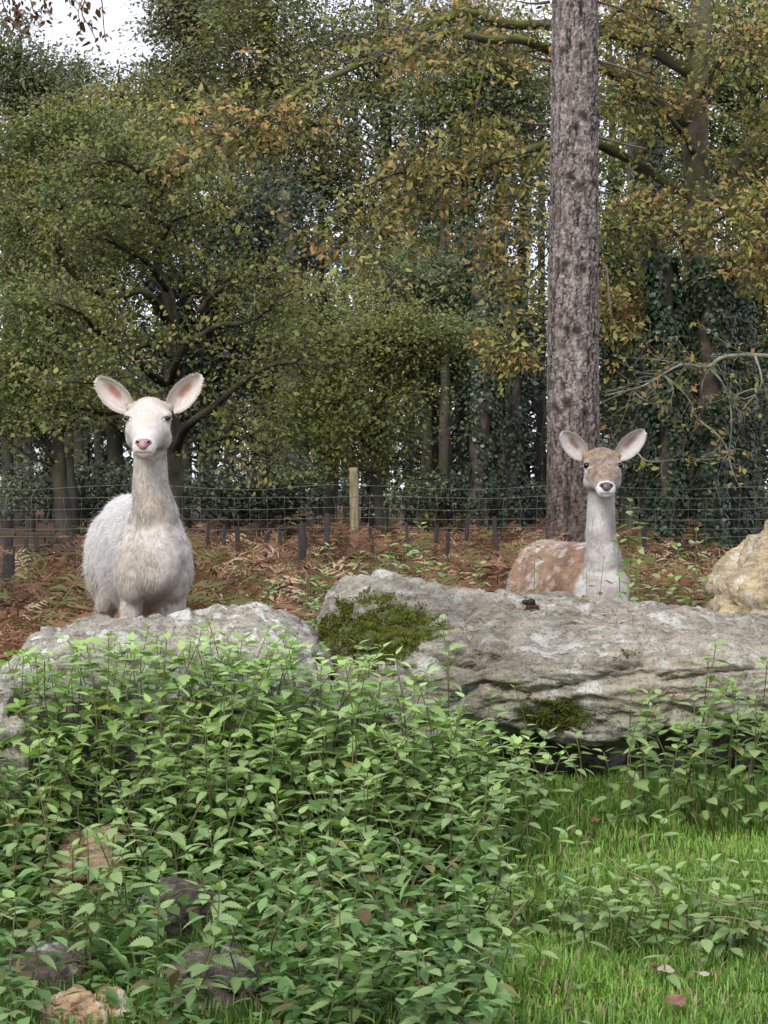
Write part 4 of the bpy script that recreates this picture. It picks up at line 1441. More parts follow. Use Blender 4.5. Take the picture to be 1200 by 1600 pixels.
#@@PART4
# ------------------------------------------------------------------ pine trunk with plated bark
def pine():
    D = 26.0
    base = P(897, 0, D)
    r0, r1 = 0.325, 0.26
    z0, z1 = gz(base[0], D) - 0.15, 8.6
    na, nz = 112, 640
    a = np.linspace(0, 2 * math.pi, na, endpoint=False)
    z = np.linspace(z0, z1, nz)
    A, Z = np.meshgrid(a, z)
    t = (Z - z0) / (z1 - z0)
    rr = r0 + (r1 - r0) * t + 0.05 * np.exp(-(Z - z0) / 0.35)
    cx = -0.012 * np.sin(Z * .7)
    p = np.stack((rr * np.cos(A), rr * np.sin(A), Z), -1).reshape(-1, 3)
    q = p * np.array((20, 20, 4.2))
    q = q + 0.75 * np.stack((fbm(p * 7, 2, 1), fbm(p * 7, 2, 2), fbm(p * 5, 2, 3)), 1)
    d1, d2 = worley(q, 3)
    plate = sstep(0.0, 0.20, d2 - d1)
    vc = np.abs(fbm(p * np.array((13, 13, 1.5)) + 0.25 * fbm(p * 9, 2, 31)[:, None], 3, 33, .55))
    plate = np.minimum(sstep(-.1, .4, plate + .1), sstep(.03, .19, vc))
    q2 = p * np.array((48, 48, 17)) + 0.8 * fbm(p * 20, 2, 8)[:, None]
    e1, e2 = worley(q2, 13)
    flake = sstep(0.0, 0.3, e2 - e1)
    rnd = fbm(p * np.array((30, 30, 12)), 3, 6)
    disp = 0.020 * (plate - 1) + 0.007 * (flake - 1) * plate + 0.007 * rnd
    # knots in whorls
    knot = np.zeros(len(p))
    kn = []
    for (ky, n_) in ((88, 4), (195, 5), (290, 5), (415, 4), (520, 4), (640, 4), (-30, 4)):
        for i in range(n_):
            kz = CAMZ - (ky + rng.uniform(-12, 12) - HOR) / FPX * D
            ka = rng.uniform(0, 6.283) if i > 1 else R(-90) + rng.normal(0, .5)
            kn.append((ka, kz))
            da = (A.ravel() - ka + math.pi) % (2 * math.pi) - math.pi
            g = np.exp(-((da * 0.29) ** 2 + (p[:, 2] - kz) ** 2) / (2 * 0.045 ** 2))
            knot = np.maximum(knot, g)
    disp = disp + knot * 0.02
    rad = np.hypot(p[:, 0], p[:, 1])
    p[:, :2] *= ((rad + disp) / rad)[:, None]
    p[:, 0] += base[0] + cx.ravel()
    p[:, 1] += D
    i = np.arange(nz - 1)[:, None] * na
    j = np.arange(na)[None]
    j2 = (j + 1) % na
    f = np.stack((i + j, i + j2, i + na + j2, i + na + j), -1).reshape(-1, 4)
    g = np.clip(.5 + .7 * rnd, 0, 1)
    col = lerp((0.16, 0.13, 0.118), (0.40, 0.35, 0.325), g)
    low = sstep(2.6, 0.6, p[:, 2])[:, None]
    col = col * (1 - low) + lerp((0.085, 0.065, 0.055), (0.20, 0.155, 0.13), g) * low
    col = lerp((0.028, 0.021, 0.019), col, np.clip(plate * (.45 + .55 * flake), 0, 1))
    col = lerp(col, (0.035, 0.027, 0.022), np.clip(knot * 1.5 - .35, 0, .9))
    root = empty('pine_tree', (0, 0, 0))
    tag(root, 'tall straight pine with grey plated bark behind the brown deer', 'tree')
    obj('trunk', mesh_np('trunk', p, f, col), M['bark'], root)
    # dead branch stubs
    for pts in (((858, 195), (835, 194), (815, 190), (800, 186)), ((860, 95), (838, 90), (825, 84)), ((858, 108), (845, 106)), ((858, 212), (838, 211)),
                ((930, 95), (955, 100), (990, 112), (1015, 121)), ((930, 2), (955, 8), (985, 20), (1008, 34)), ((932, 212), (950, 218), (980, 226), (1012, 232)), ((934, 300), (955, 302)),
                ((935, 412), (946, 416), (950, 440), (952, 470), (957, 503)), ((858, 302), (830, 304)), ((858, 3), (835, 6), (808, 2)), ((936, 525), (942, 528))):
        q = smooth_line([P(x, y, D - 0.0 - 0.12 * k) for k, (x, y) in enumerate(pts)], 10)
        vv, ff = tube(q, np.linspace(0.022, 0.007, 10), 7)
        vv = vv + 0.004 * fbm(vv * 30, 2, 3)[:, None]
        obj('branch_stub', mesh_np('branch_stub', vv, ff, np.tile((0.12, 0.09, 0.07), (len(vv), 1))), M['bark'], root)
pine()

# ------------------------------------------------------------------ broadleaf trees
# leaf shapes: a folded pointed leaf and a lobed oak leaf
LV_A = np.array([(0, 0, 0), (-.26, .35, .05), (0, .42, -.03), (.26, .35, .05), (-.16, .74, .0), (.16, .74, .0), (0, 1, -.09)])
LF_A = np.array([(0, 2, 1), (0, 3, 2), (1, 2, 4), (2, 3, 5), (4, 2, 6), (2, 5, 6)])
LV_B = np.array([(0, 0, 0), (-.20, .28, .04), (.20, .28, .04), (-.30, .62, .0), (.30, .62, .0), (0, 1, -.06)])
LF_B = np.array([(0, 2, 1), (1, 2, 4), (1, 4, 3), (3, 4, 5)])
LV_C = np.array([(0, 0, 0), (-.27, .5, .03), (.27, .5, .03), (0, 1, -.05)])
LF_C = np.array([(0, 2, 1), (1, 2, 3)])
LEAFT = {'A': (LV_A, LF_A), 'B': (LV_B, LF_B), 'C': (LV_C, LF_C)}


class Tree:
    def __init__(self):
        self.wood = MB()
        self.lp, self.ld, self.lc = [], [], []

    def limb(self, pts, r0, r1, n=16, sides=7, bark=((.045, .038, .03), (.12, .105, .085)), moss=0.0, wob=0.0):
        q = smooth_line(pts, n)
        if wob: q[1:-1] += rng.normal(0, wob, (n - 2, 3))
        rad = np.linspace(r0, r1, n) * (1 + .08 * rng.normal(size=n))
        vv, ff = tube(q, rad, sides)
        c = lerp(bark[0], bark[1], np.clip(.5 + fbm(vv * 9, 3, 2), 0, 1))
        if moss:
            ring = np.repeat(q, sides, 0)
            up = np.zeros(len(vv))
            up[:len(ring)] = (vv[:len(ring), 2] - ring[:, 2]) / (np.repeat(rad, sides) + 1e-6)
            mm = sstep(-.25, .5, up + .9 * fbm(vv * 5, 3, 12)) * moss
            c = lerp(c, lerp((.07, .075, .015), (.17, .18, .035), rng.random(len(vv))), mm)
        self.wood.add(vv, ff, c)
        return q

    def twigs(self, q, n, ln, r, pal, nleaf, spread=0.06, up=.15, start=.2, sub=2, bias=None, leafd=.5, bark=((.05, .042, .033), (.13, .115, .09))):
        """side twigs from limb line q, each with sub-twigs and leaves"""
        for _ in range(n):
            s = start + (1 - start) * rng.random() ** .8
            i = int(s * (len(q) - 1))
            p = q[i]
            ta = q[min(i + 1, len(q) - 1)] - q[max(i - 1, 0)]
            ta = ta / (np.linalg.norm(ta) + 1e-6)
            d = ta * .55 + rand_dirs(1)[0] * np.array((1, 1, .7)) * .9 + np.array((0, 0, up))
            if bias is not None: d = d + np.asarray(bias)
            d /= np.linalg.norm(d)
            L = ln * rng.uniform(.55, 1.25)
            m = p + d * L * .5 + rng.normal(0, .07 * L, 3)
            e = p + d * L + rng.normal(0, .12 * L, 3) + np.array((0, 0, .05 * L))
            line = self.limb([p, m, e], r, r * .3, 6, 3, bark)
            segs = [line]
            for _k in range(sub):
                b = line[int(rng.integers(2, 5))]
                d2 = d * .6 + rand_dirs(1)[0] * .9
                d2 /= np.linalg.norm(d2)
                segs.append(self.limb([b, b + d2 * L * .25 + rng.normal(0, .03 * L, 3), b + d2 * L * .5], r * .5, r * .2, 4, 3, bark))
            col = pal[int(rng.integers(0, len(pal)))]
            for sg in segs:
                k = rng.poisson(nleaf / len(segs))
                if k == 0: continue
                ii = rng.integers(1, len(sg), k)
                pp = sg[ii] + rng.normal(0, spread, (k, 3)) * np.array((1, 1, .6))
                dd = d[None] * leafd + rand_dirs(k) + np.array((0, 0, -.15))
                self.leaves(pp, dd, col)

    def leaves(self, pp, dd, col):
        k = len(pp)
        c = np.asarray(col) * rng.normal(1, .20, k)[:, None] * (1 + rng.normal(0, .07, (k, 3)))
        self.lp.append(pp); self.ld.append(dd); self.lc.append(c)

    def clump(self, c, rad, n, col, flat=.45):
        """a spray of leaves round a twig end"""
        pp = c + rng.normal(0, 1, (n, 3)) * np.array((rad, rad, rad * flat))
        self.leaves(pp, rand_dirs(n) + (pp - c) * .6 / rad, col)

    def build(self, name, label, size, leaf='B', group=None, mat=None, szvar=.3, upface=.9, crown_name='crown', base=(0, 0, 0)):
        root = empty(name, (0, 0, 0))
        tag(root, label, 'tree', group)
        if self.wood.n:
            obj('trunk', self.wood.mesh('trunk'), M['bark'], root)
        if self.lp:
            pos = np.concatenate(self.lp); d = np.concatenate(self.ld); c = np.concatenate(self.lc)
            n = len(pos)
            rot = frames(d, np.tile((0, -.45, upface), (n, 1)) + rand_dirs(n) * .75)
            tv, tf = LEAFT[leaf]
            v, f, cc = scatter(tv, tf, pos, rot, size * np.clip(rng.normal(1, szvar, n), .4, 1.8), c)
            tag(obj(crown_name, mesh_np(crown_name, v, f, cc), mat or M['leaf'], root), kind='stuff')
        return root


OLIVE = [(.14, .16, .045), (.19, .20, .06), (.11, .135, .04), (.23, .21, .065)]
GREEN = [(.10, .13, .035), (.14, .16, .048), (.185, .20, .065), (.11, .13, .05)]
GREYG = [(.12, .145, .075), (.15, .17, .09), (.10, .125, .065), (.17, .18, .10)]
RUSTY = [(.20, .135, .055), (.24, .15, .06), (.165, .13, .055), (.14, .125, .05)]
YELLOW = [(.31, .27, .085), (.25, .24, .075), (.20, .21, .06), (.31, .21, .085), (.17, .185, .055), (.24, .21, .07), (.34, .21, .075)]
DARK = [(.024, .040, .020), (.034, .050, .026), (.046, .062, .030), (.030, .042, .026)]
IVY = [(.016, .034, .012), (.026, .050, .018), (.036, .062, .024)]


def G(*pts, D=27.0, dd=0.0, j=0.0):
    """line through picture points at depth D, drifting dd nearer along its length"""
    n = len(pts)
    return [P(x, y, D - dd * i / max(n - 1, 1)) + np.array((0, rng.normal(0, j), 0)) for i, (x, y) in enumerate(pts)]


# --- spreading oak behind the white deer
def oak_left():
    D = 33.0
    t = Tree()
    b0 = P(275, 0, D); gz0 = gz(b0[0], D)
    trunk = [np.array((b0[0], D, gz0 - .1))] + G((273, 760), (270, 690), (266, 600), (270, 520), (262, 460), (245, 400), (253, 330), (258, 270), D=D)
    t.limb(trunk, .15, .045, 40, 9, moss=.4)
    pal = OLIVE + GREEN[:2]
    limbs = [
        (G((268, 512), (252, 480), (230, 462), (195, 472), (165, 465), (128, 438), (108, 410), (98, 388), D=D, dd=1.5), .06, .017),
        (G((268, 610), (235, 580), (205, 552), (165, 525), (140, 498), (100, 480), D=D, dd=2), .058, .017),
        (G((268, 600), (285, 570), (300, 545), (325, 530), (350, 515), (385, 512), (415, 498), (440, 470), D=D, dd=1.8), .058, .017),
        (G((316, 530), (320, 500), (330, 478), (355, 458), (380, 450), (400, 460), (420, 492), D=D, dd=1), .045, .015),
        (G((275, 705), (300, 670), (340, 640), (375, 610), (420, 580), (470, 572), (520, 590), D=D, dd=2.2), .058, .018),
        (G((300, 685), (340, 690), (375, 682), (410, 710), (450, 720), D=D, dd=1.5), .03, .01),
        (G((262, 455), (240, 420), (205, 400), (170, 380), D=D, dd=1), .04, .012),
        (G((250, 395), (275, 360), (310, 345), (360, 330), D=D, dd=1.5), .04, .012),
        (G((256, 300), (225, 280), (190, 265), (150, 270), D=D, dd=1), .035, .01),
        (G((256, 300), (290, 270), (330, 250), D=D, dd=1), .035, .01),
        (G((266, 640), (225, 640), (180, 650), (130, 640), (80, 645), D=D, dd=2.0), .045, .012),
        (G((270, 560), (245, 545), (210, 560), (170, 600), (120, 600), D=D, dd=2.5), .04, .012),
        (G((255, 350), (200, 330), (140, 330), (90, 340), (40, 325), D=D, dd=1.0), .035, .01),
    ]
    for pts, a, b in limbs:
        q = t.limb([p + np.array((0, -.9, 0)) * min(i, 1) for i, p in enumerate(pts)], a * 1.25, b * 1.2, 24, 7, moss=.35, bark=((.022, .02, .017), (.07, .062, .05)))
        t.twigs(q, 30, .75, .011, pal, 40, .10, .25, .15, 2, bias=(0, .55, .1))
    # upper head of the crown
    for _ in range(34):
        c = P(rng.uniform(60, 360), rng.uniform(230, 420), D + rng.uniform(-1.2, 1.0))
        q = t.limb([P(255, rng.uniform(290, 400), D), (P(255, 330, D) + c) / 2 + rng.normal(0, .2, 3), c], .022, .008, 8, 4)
        t.twigs(q, 6, .6, .010, pal, 30, .11, .15, .45, 2)
    t.build('oak_tree', 'spreading oak with dark crooked limbs and olive leaves behind the white deer', .068, 'B')
oak_left()


# --- big oak at the right with long mossy limbs reaching left behind the pine
def oak_right():
    D = 33.5
    t = Tree()
    b0 = P(1098, 0, D); g0 = gz(b0[0], D)
    trunk = [np.array((b0[0], D, g0 - .1))] + G((1098, 700), (1100, 560), (1095, 420), (1090, 300), (1085, 190), (1092, 90), (1100, -40), D=D)
    t.limb(trunk, .27, .16, 40, 12, moss=.45, bark=((.05, .045, .036), (.15, .13, .105)))
    pal = YELLOW
    def L(pts, a, b, dd, nt=30, ln=.75, nl=16, st=.15, **k):
        bb = .75 if len(pts) > 8 else .25
        q = t.limb(G(*pts, D=D - k.pop('off', 0), dd=dd), a, b, 30, 8, moss=1.0, bark=((.05, .045, .036), (.15, .14, .115)))
        t.twigs(q, int(nt * 1.5), ln, .010, pal, nl, .09, .05, st, 3, leafd=.5, bias=(0, bb, 0))
        return q
    L(((1085, 200), (1000, 140), (930, 100), (860, 78), (812, 62), (765, 62), (700, 52), (655, 72), (635, 90)), .095, .03, 5.5, 34, .8, 26)
    L(((1088, 120), (980, 60), (880, 40), (790, 38), (730, 20), (668, 42), (600, 82), (530, 115), (455, 148), (410, 190), (355, 245)), .095, .018, 6.5, 64, .9, 24, .3)
    L(((470, 140), (430, 175), (380, 188), (350, 205), (318, 260)), .03, .008, 1.0, 24, .7, 24, .1, off=6.0)
    L(((1090, 320), (1000, 260), (930, 225), (856, 226), (780, 248), (720, 270), (665, 303), (612, 335), (588, 368), (560, 400)), .085, .016, 6.5, 56, .8, 22, .3)
    L(((720, 272), (670, 272), (620, 270), (560, 300), (520, 345)), .03, .008, 1.0, 24, .7, 22, .1, off=4.5)
    L(((765, 62), (755, 110), (742, 180), (738, 245)), .018, .006, .3, 12, .5, 14, .3, off=4.6)
    L(((855, 225), (800, 320), (790, 420), (800, 520), (790, 575)), .02, .006, .8, 40, .55, 26, .1, off=4.0)
    L(((1240, 140), (1195, 195), (1160, 240), (1135, 285), (1110, 312)), .10, .085, 0, 3, .6, 20, off=.4)
    L(((1110, 320), (1160, 300), (1200, 240), (1260, 180)), .05, .03, 2, 30, .8, 26)
    L(((1090, 250), (1060, 200), (1020, 160), (970, 150), (945, 180)), .05, .012, 3, 40, .7, 26)
    L(((1095, 420), (1050, 360), (1000, 340), (955, 360)), .05, .012, 3, 44, .7, 26)
    L(((1090, 160), (1130, 90), (1170, 60), (1210, 70)), .05, .015, 3.5, 40, .8, 26)
    L(((1098, 470), (1140, 420), (1190, 400), (1220, 420)), .05, .015, 3.5, 50, .7, 26)
    L(((1098, 520), (1040, 470), (990, 460), (960, 480), (945, 510)), .045, .012, 3, 44, .65, 26)
    L(((1088, 80), (1040, 20), (980, 10), (940, 40)), .05, .015, 3, 40, .8, 26)
    L(((1095, 360), (1150, 330), (1200, 330)), .04, .012, 4, 40, .7, 26)
    # pale bare-ish low branch
    q = t.limb(G((1240, 560), (1180, 555), (1130, 558), (1105, 573), (1065, 570), (1030, 588), (1000, 605), (945, 618), D=31, dd=1.5), .036, .011, 30, 7, bark=((.16, .17, .13), (.33, .34, .27)))
    pale = ((.14, .14, .10), (.30, .30, .23))
    t.twigs(q, 26, .7, .010, pal, 9, .06, -.15, .05, 3, bark=pale)
    for pts in (((1035, 586), (1060, 605), (1080, 630), (1085, 650)), ((1108, 575), (1130, 600), (1142, 640), (1140, 700), (1128, 720)), ((1180, 556), (1190, 600), (1160, 640)), ((1090, 655), (1130, 690), (1145, 740)), ((985, 690), (1010, 720), (1060, 718))):
        q = t.limb(G(*pts, D=30.4, dd=.3), .018, .006, 14, 5, bark=pale)
        t.twigs(q, 8, .5, .007, pal, 5, .06, -.1, .2, 2, bark=pale)
    t.build('oak_tree', 'large oak with mossy limbs and yellow-brown leaves reaching across behind the pine', .086, 'A')
oak_right()


# --- ivy-clad trunks
def ivy_trunk(px, D, w, ytop, label, lean=0.0, dens=5200):
    t = Tree()
    b = P(px, 0, D); g0 = gz(b[0], D)
    top = P(px + lean, ytop, D)
    q = t.limb([np.array((b[0], D, g0 - .1)), (np.array((b[0], D, g0)) + top) / 2 + np.array((.06, 0, 0)), top], w, w * .75, 30, 10, bark=((.05, .042, .036), (.13, .11, .09)))
    n = dens
    s = rng.random(n) ** .9
    i = s * (len(q) - 1); a = i.astype(int).clip(0, len(q) - 2); fr = (i - a)[:, None]
    c = q[a] * (1 - fr) + q[a + 1] * fr
    th = rng.uniform(0, 6.283, n)
    rr = w * (1.02 + .25 * np.abs(rng.normal(0, 1, n)) + .25 * np.clip(fbm(np.stack((th, c[:, 2] * 2, 0 * th), 1), 2, 5), -.4, 1))
    out = np.stack((np.cos(th), np.sin(th), np.zeros(n)), 1)
    pos = c + out * rr[:, None]
    g = fbm(np.stack((th * 1.2, c[:, 2] * 1.7, 0 * th), 1), 2, 15 + int(px))
    k = g > -.62
    pos, out = pos[k], out[k]
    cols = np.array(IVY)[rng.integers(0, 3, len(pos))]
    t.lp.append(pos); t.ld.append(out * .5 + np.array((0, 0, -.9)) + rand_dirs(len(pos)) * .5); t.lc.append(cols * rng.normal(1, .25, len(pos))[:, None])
    # leaf faces look outwards from the trunk
    root = empty('ivy_clad_tree', (0, 0, 0)); tag(root, label, 'tree', 'ivy-clad trunks')
    obj('trunk', t.wood.mesh('trunk'), M['bark'], root)
    rot = frames(t.ld[0], out + rand_dirs(len(pos)) * .5)
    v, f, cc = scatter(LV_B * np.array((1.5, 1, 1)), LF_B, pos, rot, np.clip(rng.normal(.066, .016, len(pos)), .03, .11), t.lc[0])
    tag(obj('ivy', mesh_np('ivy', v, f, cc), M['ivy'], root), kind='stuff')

ivy_trunk(1042, 31.2, .17, 400, 'ivy-clad trunk nearest the pine, dark green leaves to its foot', -6, 6500)
ivy_trunk(1012, 35.0, .16, -60, 'tall ivy-wrapped trunk half hidden by yellow leaves right of the pine', -8, 6500)
ivy_trunk(1100, 31.8, .24, 400, 'thick ivy-clad trunk beside the tan boulder', 10, 6000)
ivy_trunk(1150, 35.4, .16, 420, 'ivy-clad trunk standing above the tan pitted boulder', 6, 3600)
ivy_trunk(455, 44, .20, 300, 'distant ivy-covered trunk behind the olive oak', -10, 3000)
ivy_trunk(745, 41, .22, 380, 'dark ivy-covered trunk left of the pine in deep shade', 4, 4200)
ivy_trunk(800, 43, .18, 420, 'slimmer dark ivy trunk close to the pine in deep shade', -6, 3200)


# --- background woodland trees: trunk, limbs and a layered crown of sprays
def wood_tree(px, D, trunk_r, trunk_top, sprays, pal, size, label, name='woodland_tree', leaf='C', nleaf=190, rad=.46, lean=0, group='woodland trees behind the fence', bark=((.03, .027, .024), (.085, .078, .068)), mat=None, flat=.32):
    """sprays: (px, py, half-width px, half-height px, count) ellipses that the crown fills"""
    t = Tree()
    b = P(px, 0, D); g0 = gz(b[0], min(D, 39))
    base = np.array((b[0], D, g0 - .2))
    top = P(px + lean, trunk_top, D)
    q = t.limb([base, base * .5 + top * .5 + np.array((rng.normal(0, .15), 0, 0)), top], trunk_r, trunk_r * .35, 24, 7, bark=bark, moss=.25)
    for (sx, sy_, hw, hh, cnt) in sprays:
        for _ in range(cnt):
            while True:
                a, b_, c_ = rng.uniform(-1, 1, 3)
                if a * a + b_ * b_ + c_ * c_ < 1: break
            c = P(sx + a * hw, sy_ + c_ * hh, D + b_ * min(hw / FPX * D, 2.2))
            s = q[int(np.clip(np.interp(c[2] - .6 * abs(c[0] - q[0, 0]), q[:, 2], np.arange(len(q))) , 3, len(q) - 1))]
            if rng.random() < .55:
                t.limb([s, (s + c) / 2 + rng.normal(0, .18, 3) + np.array((0, 0, .15)), c], .028, .008, 8, 4, bark)
            t.clump(c, rad * rng.uniform(.7, 1.2), int(nleaf * rng.uniform(.6, 1.3)), pal[int(rng.integers(0, len(pal)))], flat)
    return t.build(name, label, size * .86, leaf, group, mat)

wood_tree(30, 56, .22, 60, [(15, 95, 45, 80, 34), (50, 130, 40, 60, 20), (85, 210, 55, 100, 34), (20, 280, 80, 100, 34)], GREYG, .13, 'grey-green woodland tree left of the gap of sky')
wood_tree(125, 58, .2, 110, [(125, 190, 42, 100, 34), (150, 290, 70, 90, 34)], GREYG + GREEN[:1], .13, 'shorter grey-green woodland tree right under the gap of sky')
wood_tree(285, 54, .24, -60, [(300, 60, 60, 110, 60), (285, 190, 75, 110, 60), (350, -20, 90, 80, 40)], GREYG + RUSTY[2:], .13, 'tall dull green woodland tree right of the gap of sky')
wood_tree(420, 50, .25, -120, [(410, 60, 95, 130, 75), (440, 230, 100, 120, 70)], RUSTY[2:] + GREYG[:2] + OLIVE[:1], .12, 'tall brown-green woodland tree behind the tips of the mossy oak limb')
wood_tree(590, 52, .25, -120, [(580, 50, 110, 120, 60), (560, 250, 110, 130, 60)], GREYG + RUSTY[3:], .12, 'tall muted woodland tree left of centre behind the mossy limbs')
wood_tree(730, 50, .25, -120, [(740, 130, 100, 140, 85), (700, 330, 100, 110, 60), (810, 180, 60, 140, 40)], GREYG + OLIVE[:2], .12, 'tall grey-green woodland tree just left of the pine')
wood_tree(110, 42, .2, 180, [(40, 260, 80, 80, 44), (100, 200, 40, 50, 16), (170, 225, 70, 60, 34), (120, 290, 90, 60, 30), (60, 400, 90, 110, 60), (170, 330, 90, 90, 40)], GREEN + OLIVE, .105, 'bright green woodland tree with yellowing top behind the spreading oak', nleaf=170)
wood_tree(190, 46, .2, 150, [(215, 200, 80, 80, 40), (200, 300, 90, 90, 36)], OLIVE + RUSTY[2:3], .11, 'woodland tree with orange-tinged leaves above the spreading oak')
wood_tree(105, 38, .17, 420, [(60, 520, 80, 80, 40), (30, 620, 60, 80, 34), (130, 600, 60, 60, 24)], GREEN + OLIVE[:1], .095, 'dark forked woodland tree left of the white deer')
wood_tree(600, 36, .10, 480, [(610, 540, 75, 70, 50), (590, 640, 50, 70, 38), (690, 520, 75, 35, 30), (560, 700, 40, 40, 14)], OLIVE + YELLOW[2:3] + GREYG[:1], .085, 'slim yellow-green tree behind the fence post', nleaf=130, rad=.42)
wood_tree(510, 37, .12, 470, [(500, 500, 60, 60, 34), (520, 600, 60, 60, 34), (470, 660, 60, 50, 26)], OLIVE, .085, 'small olive tree between spreading oak and fence post', nleaf=140, rad=.42)
wood_tree(690, 46, .16, 300, [(640, 430, 90, 60, 40), (700, 450, 80, 50, 30)], GREYG + OLIVE[:1], .11, 'grey-green woodland tree with low crown left of the pine')
wood_tree(1180, 47, .2, 200, [(1160, 250, 90, 160, 60), (1180, 480, 80, 120, 50), (1000, 300, 60, 150, 40), (1000, 90, 70, 110, 40), (1150, 60, 80, 100, 40)], GREEN + DARK[2:3] + OLIVE[:1], .12, 'dense green woodland tree behind the yellow-brown oak at right')
wood_tree(985, 45, .18, 100, [(985, 560, 60, 110, 40), (960, 430, 50, 90, 24)], DARK + GREEN[:1], .12, 'dark green woodland tree just right of the pine')
# dark holly and ivy screen below the crowns
for (px, D, sp, lab) in ((440, 47, [(430, 420, 80, 120, 40), (450, 560, 90, 110, 34)], 'dark evergreen tree in the gap behind the spreading oak'),
                         (660, 48, [(640, 480, 80, 100, 34), (670, 560, 70, 70, 24)], 'dark evergreen tree in the shade left of the ivy trunks'),
                         (780, 47, [(770, 450, 90, 130, 44), (790, 560, 80, 70, 22)], 'dark evergreen tree directly left of the pine'),
                         (1170, 43, [(1150, 640, 80, 90, 30), (1120, 740, 90, 50, 20)], 'dark evergreen tree behind the ivy trunks at right'),
                         (330, 46, [(330, 560, 110, 90, 30), (250, 620, 100, 70, 22), (290, 430, 130, 110, 60), (400, 330, 70, 90, 24)], 'dark evergreen tree hidden behind the spreading oak')):
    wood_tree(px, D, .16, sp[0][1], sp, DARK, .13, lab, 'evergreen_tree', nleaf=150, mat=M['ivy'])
# low thicket along the wood's edge
for (px, D, sp, lab) in ((90, 44, [(60, 760, 90, 42, 34), (180, 765, 90, 40, 30)], 'low dark thicket behind the fence left of the white deer'),
                         (380, 43, [(350, 765, 100, 46, 40), (480, 762, 80, 48, 36)], 'low dark thicket behind the fence between deer and post'),
                         (700, 46, [(680, 772, 100, 32, 34), (800, 775, 80, 28, 26)], 'low dark thicket behind the fence between post and pine'),
                         (990, 40, [(985, 740, 40, 60, 22), (1180, 790, 60, 40, 18)], 'low dark thicket behind the fence right of the pine')):
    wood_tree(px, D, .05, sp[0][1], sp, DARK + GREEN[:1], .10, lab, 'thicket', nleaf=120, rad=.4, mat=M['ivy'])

# bare straight trunks standing in the wood
tk = 0
for px, D, r in [(12, 50, .16), (28, 62, .15), (48, 48, .13), (75, 66, .14), (95, 58, .16), (130, 64, .15), (160, 52, .14), (320, 60, .14), (352, 54, .13), (395, 66, .15), (430, 58, .18), (470, 64, .15), (497, 52, .14), (545, 60, .15), (572, 66, .16),
                 (640, 56, .16), (662, 64, .15), (684, 50, .15), (705, 60, .15), (722, 66, .16), (768, 55, .17), (786, 64, .16), (812, 52, .14), (825, 66, .15), (838, 58, .12), (848, 64, .15), (955, 60, .15), (975, 52, .15), (1010, 62, .16), (1075, 58, .15), (1180, 54, .18)]:
    t = Tree()
    b = P(px, 0, D)
    top = np.array((b[0] + rng.normal(0, .25), D, 11.0 + rng.uniform(-2, 2)))
    if px < 280: top[2] = CAMZ + (HOR - 230) / FPX * D
    base = np.array((b[0], D, -.3))
    q = t.limb([base, base * .6 + top * .4 + np.array((rng.normal(0, .12), 0, 0)), top], r, r * .5, 16, 7, bark=((.022, .021, .02), (.065, .06, .055)), moss=.2)
    for _ in range(5):
        s = q[int(rng.integers(3, 14))]
        e = s + np.array((rng.normal(0, 1.3), rng.normal(0, 1), rng.uniform(.3, 1.4)))
        l = t.limb([s, (s + e) / 2 + rng.normal(0, .1, 3), e], .035, .01, 7, 4, ((.022, .021, .02), (.065, .06, .055)))
    for _ in range(20):
        s = q[int(rng.integers(2, 16))]
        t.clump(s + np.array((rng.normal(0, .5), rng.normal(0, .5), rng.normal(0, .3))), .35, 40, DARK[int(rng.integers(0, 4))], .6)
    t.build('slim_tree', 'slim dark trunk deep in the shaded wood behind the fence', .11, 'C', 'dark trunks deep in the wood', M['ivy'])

# far edge of the wood: one mass of foliage beyond the trunks
t = Tree()
for _ in range(850):
    px = rng.uniform(-150, 1350)
    lim = np.interp(px, [-150, 40, 90, 260, 330], [40, 60, 230, 230, 20])
    py = rng.uniform(max(lim, 0) + 40, 700)
    if py > 600 and rng.random() < .25: continue
    t.clump(P(px, py, rng.uniform(70, 80)), 1.0, 70, (GREYG + DARK)[int(rng.integers(0, 8))], .5)
pos = np.concatenate(t.lp); dd = np.concatenate(t.ld)
v, f, cc = scatter(LV_C, LF_C, pos, frames(dd, np.tile((0, -.4, .9), (len(pos), 1)) + rand_dirs(len(pos)) * .7), rng.uniform(.15, .3, len(pos)), np.concatenate(t.lc))
tag(obj('distant_woodland', mesh_np('distant_woodland', v, f, cc), M['leaf']), 'far mass of woodland foliage behind the dark trunks', 'woodland', kind='stuff')


t = Tree()
for _ in range(520):
    px = rng.uniform(-150, 1350)
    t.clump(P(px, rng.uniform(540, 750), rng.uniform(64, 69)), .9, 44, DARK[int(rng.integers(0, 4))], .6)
pos = np.concatenate(t.lp); dd = np.concatenate(t.ld)
v, f, cc = scatter(LV_C, LF_C, pos, frames(dd, np.tile((0, -.4, .9), (len(pos), 1)) + rand_dirs(len(pos)) * .7), rng.uniform(.22, .38, len(pos)), np.concatenate(t.lc))
tag(obj('dark_understory', mesh_np('dark_understory', v, f, cc), M['leaf']), 'far dark understory closing the wood behind the slim trunks', 'woodland', kind='stuff')


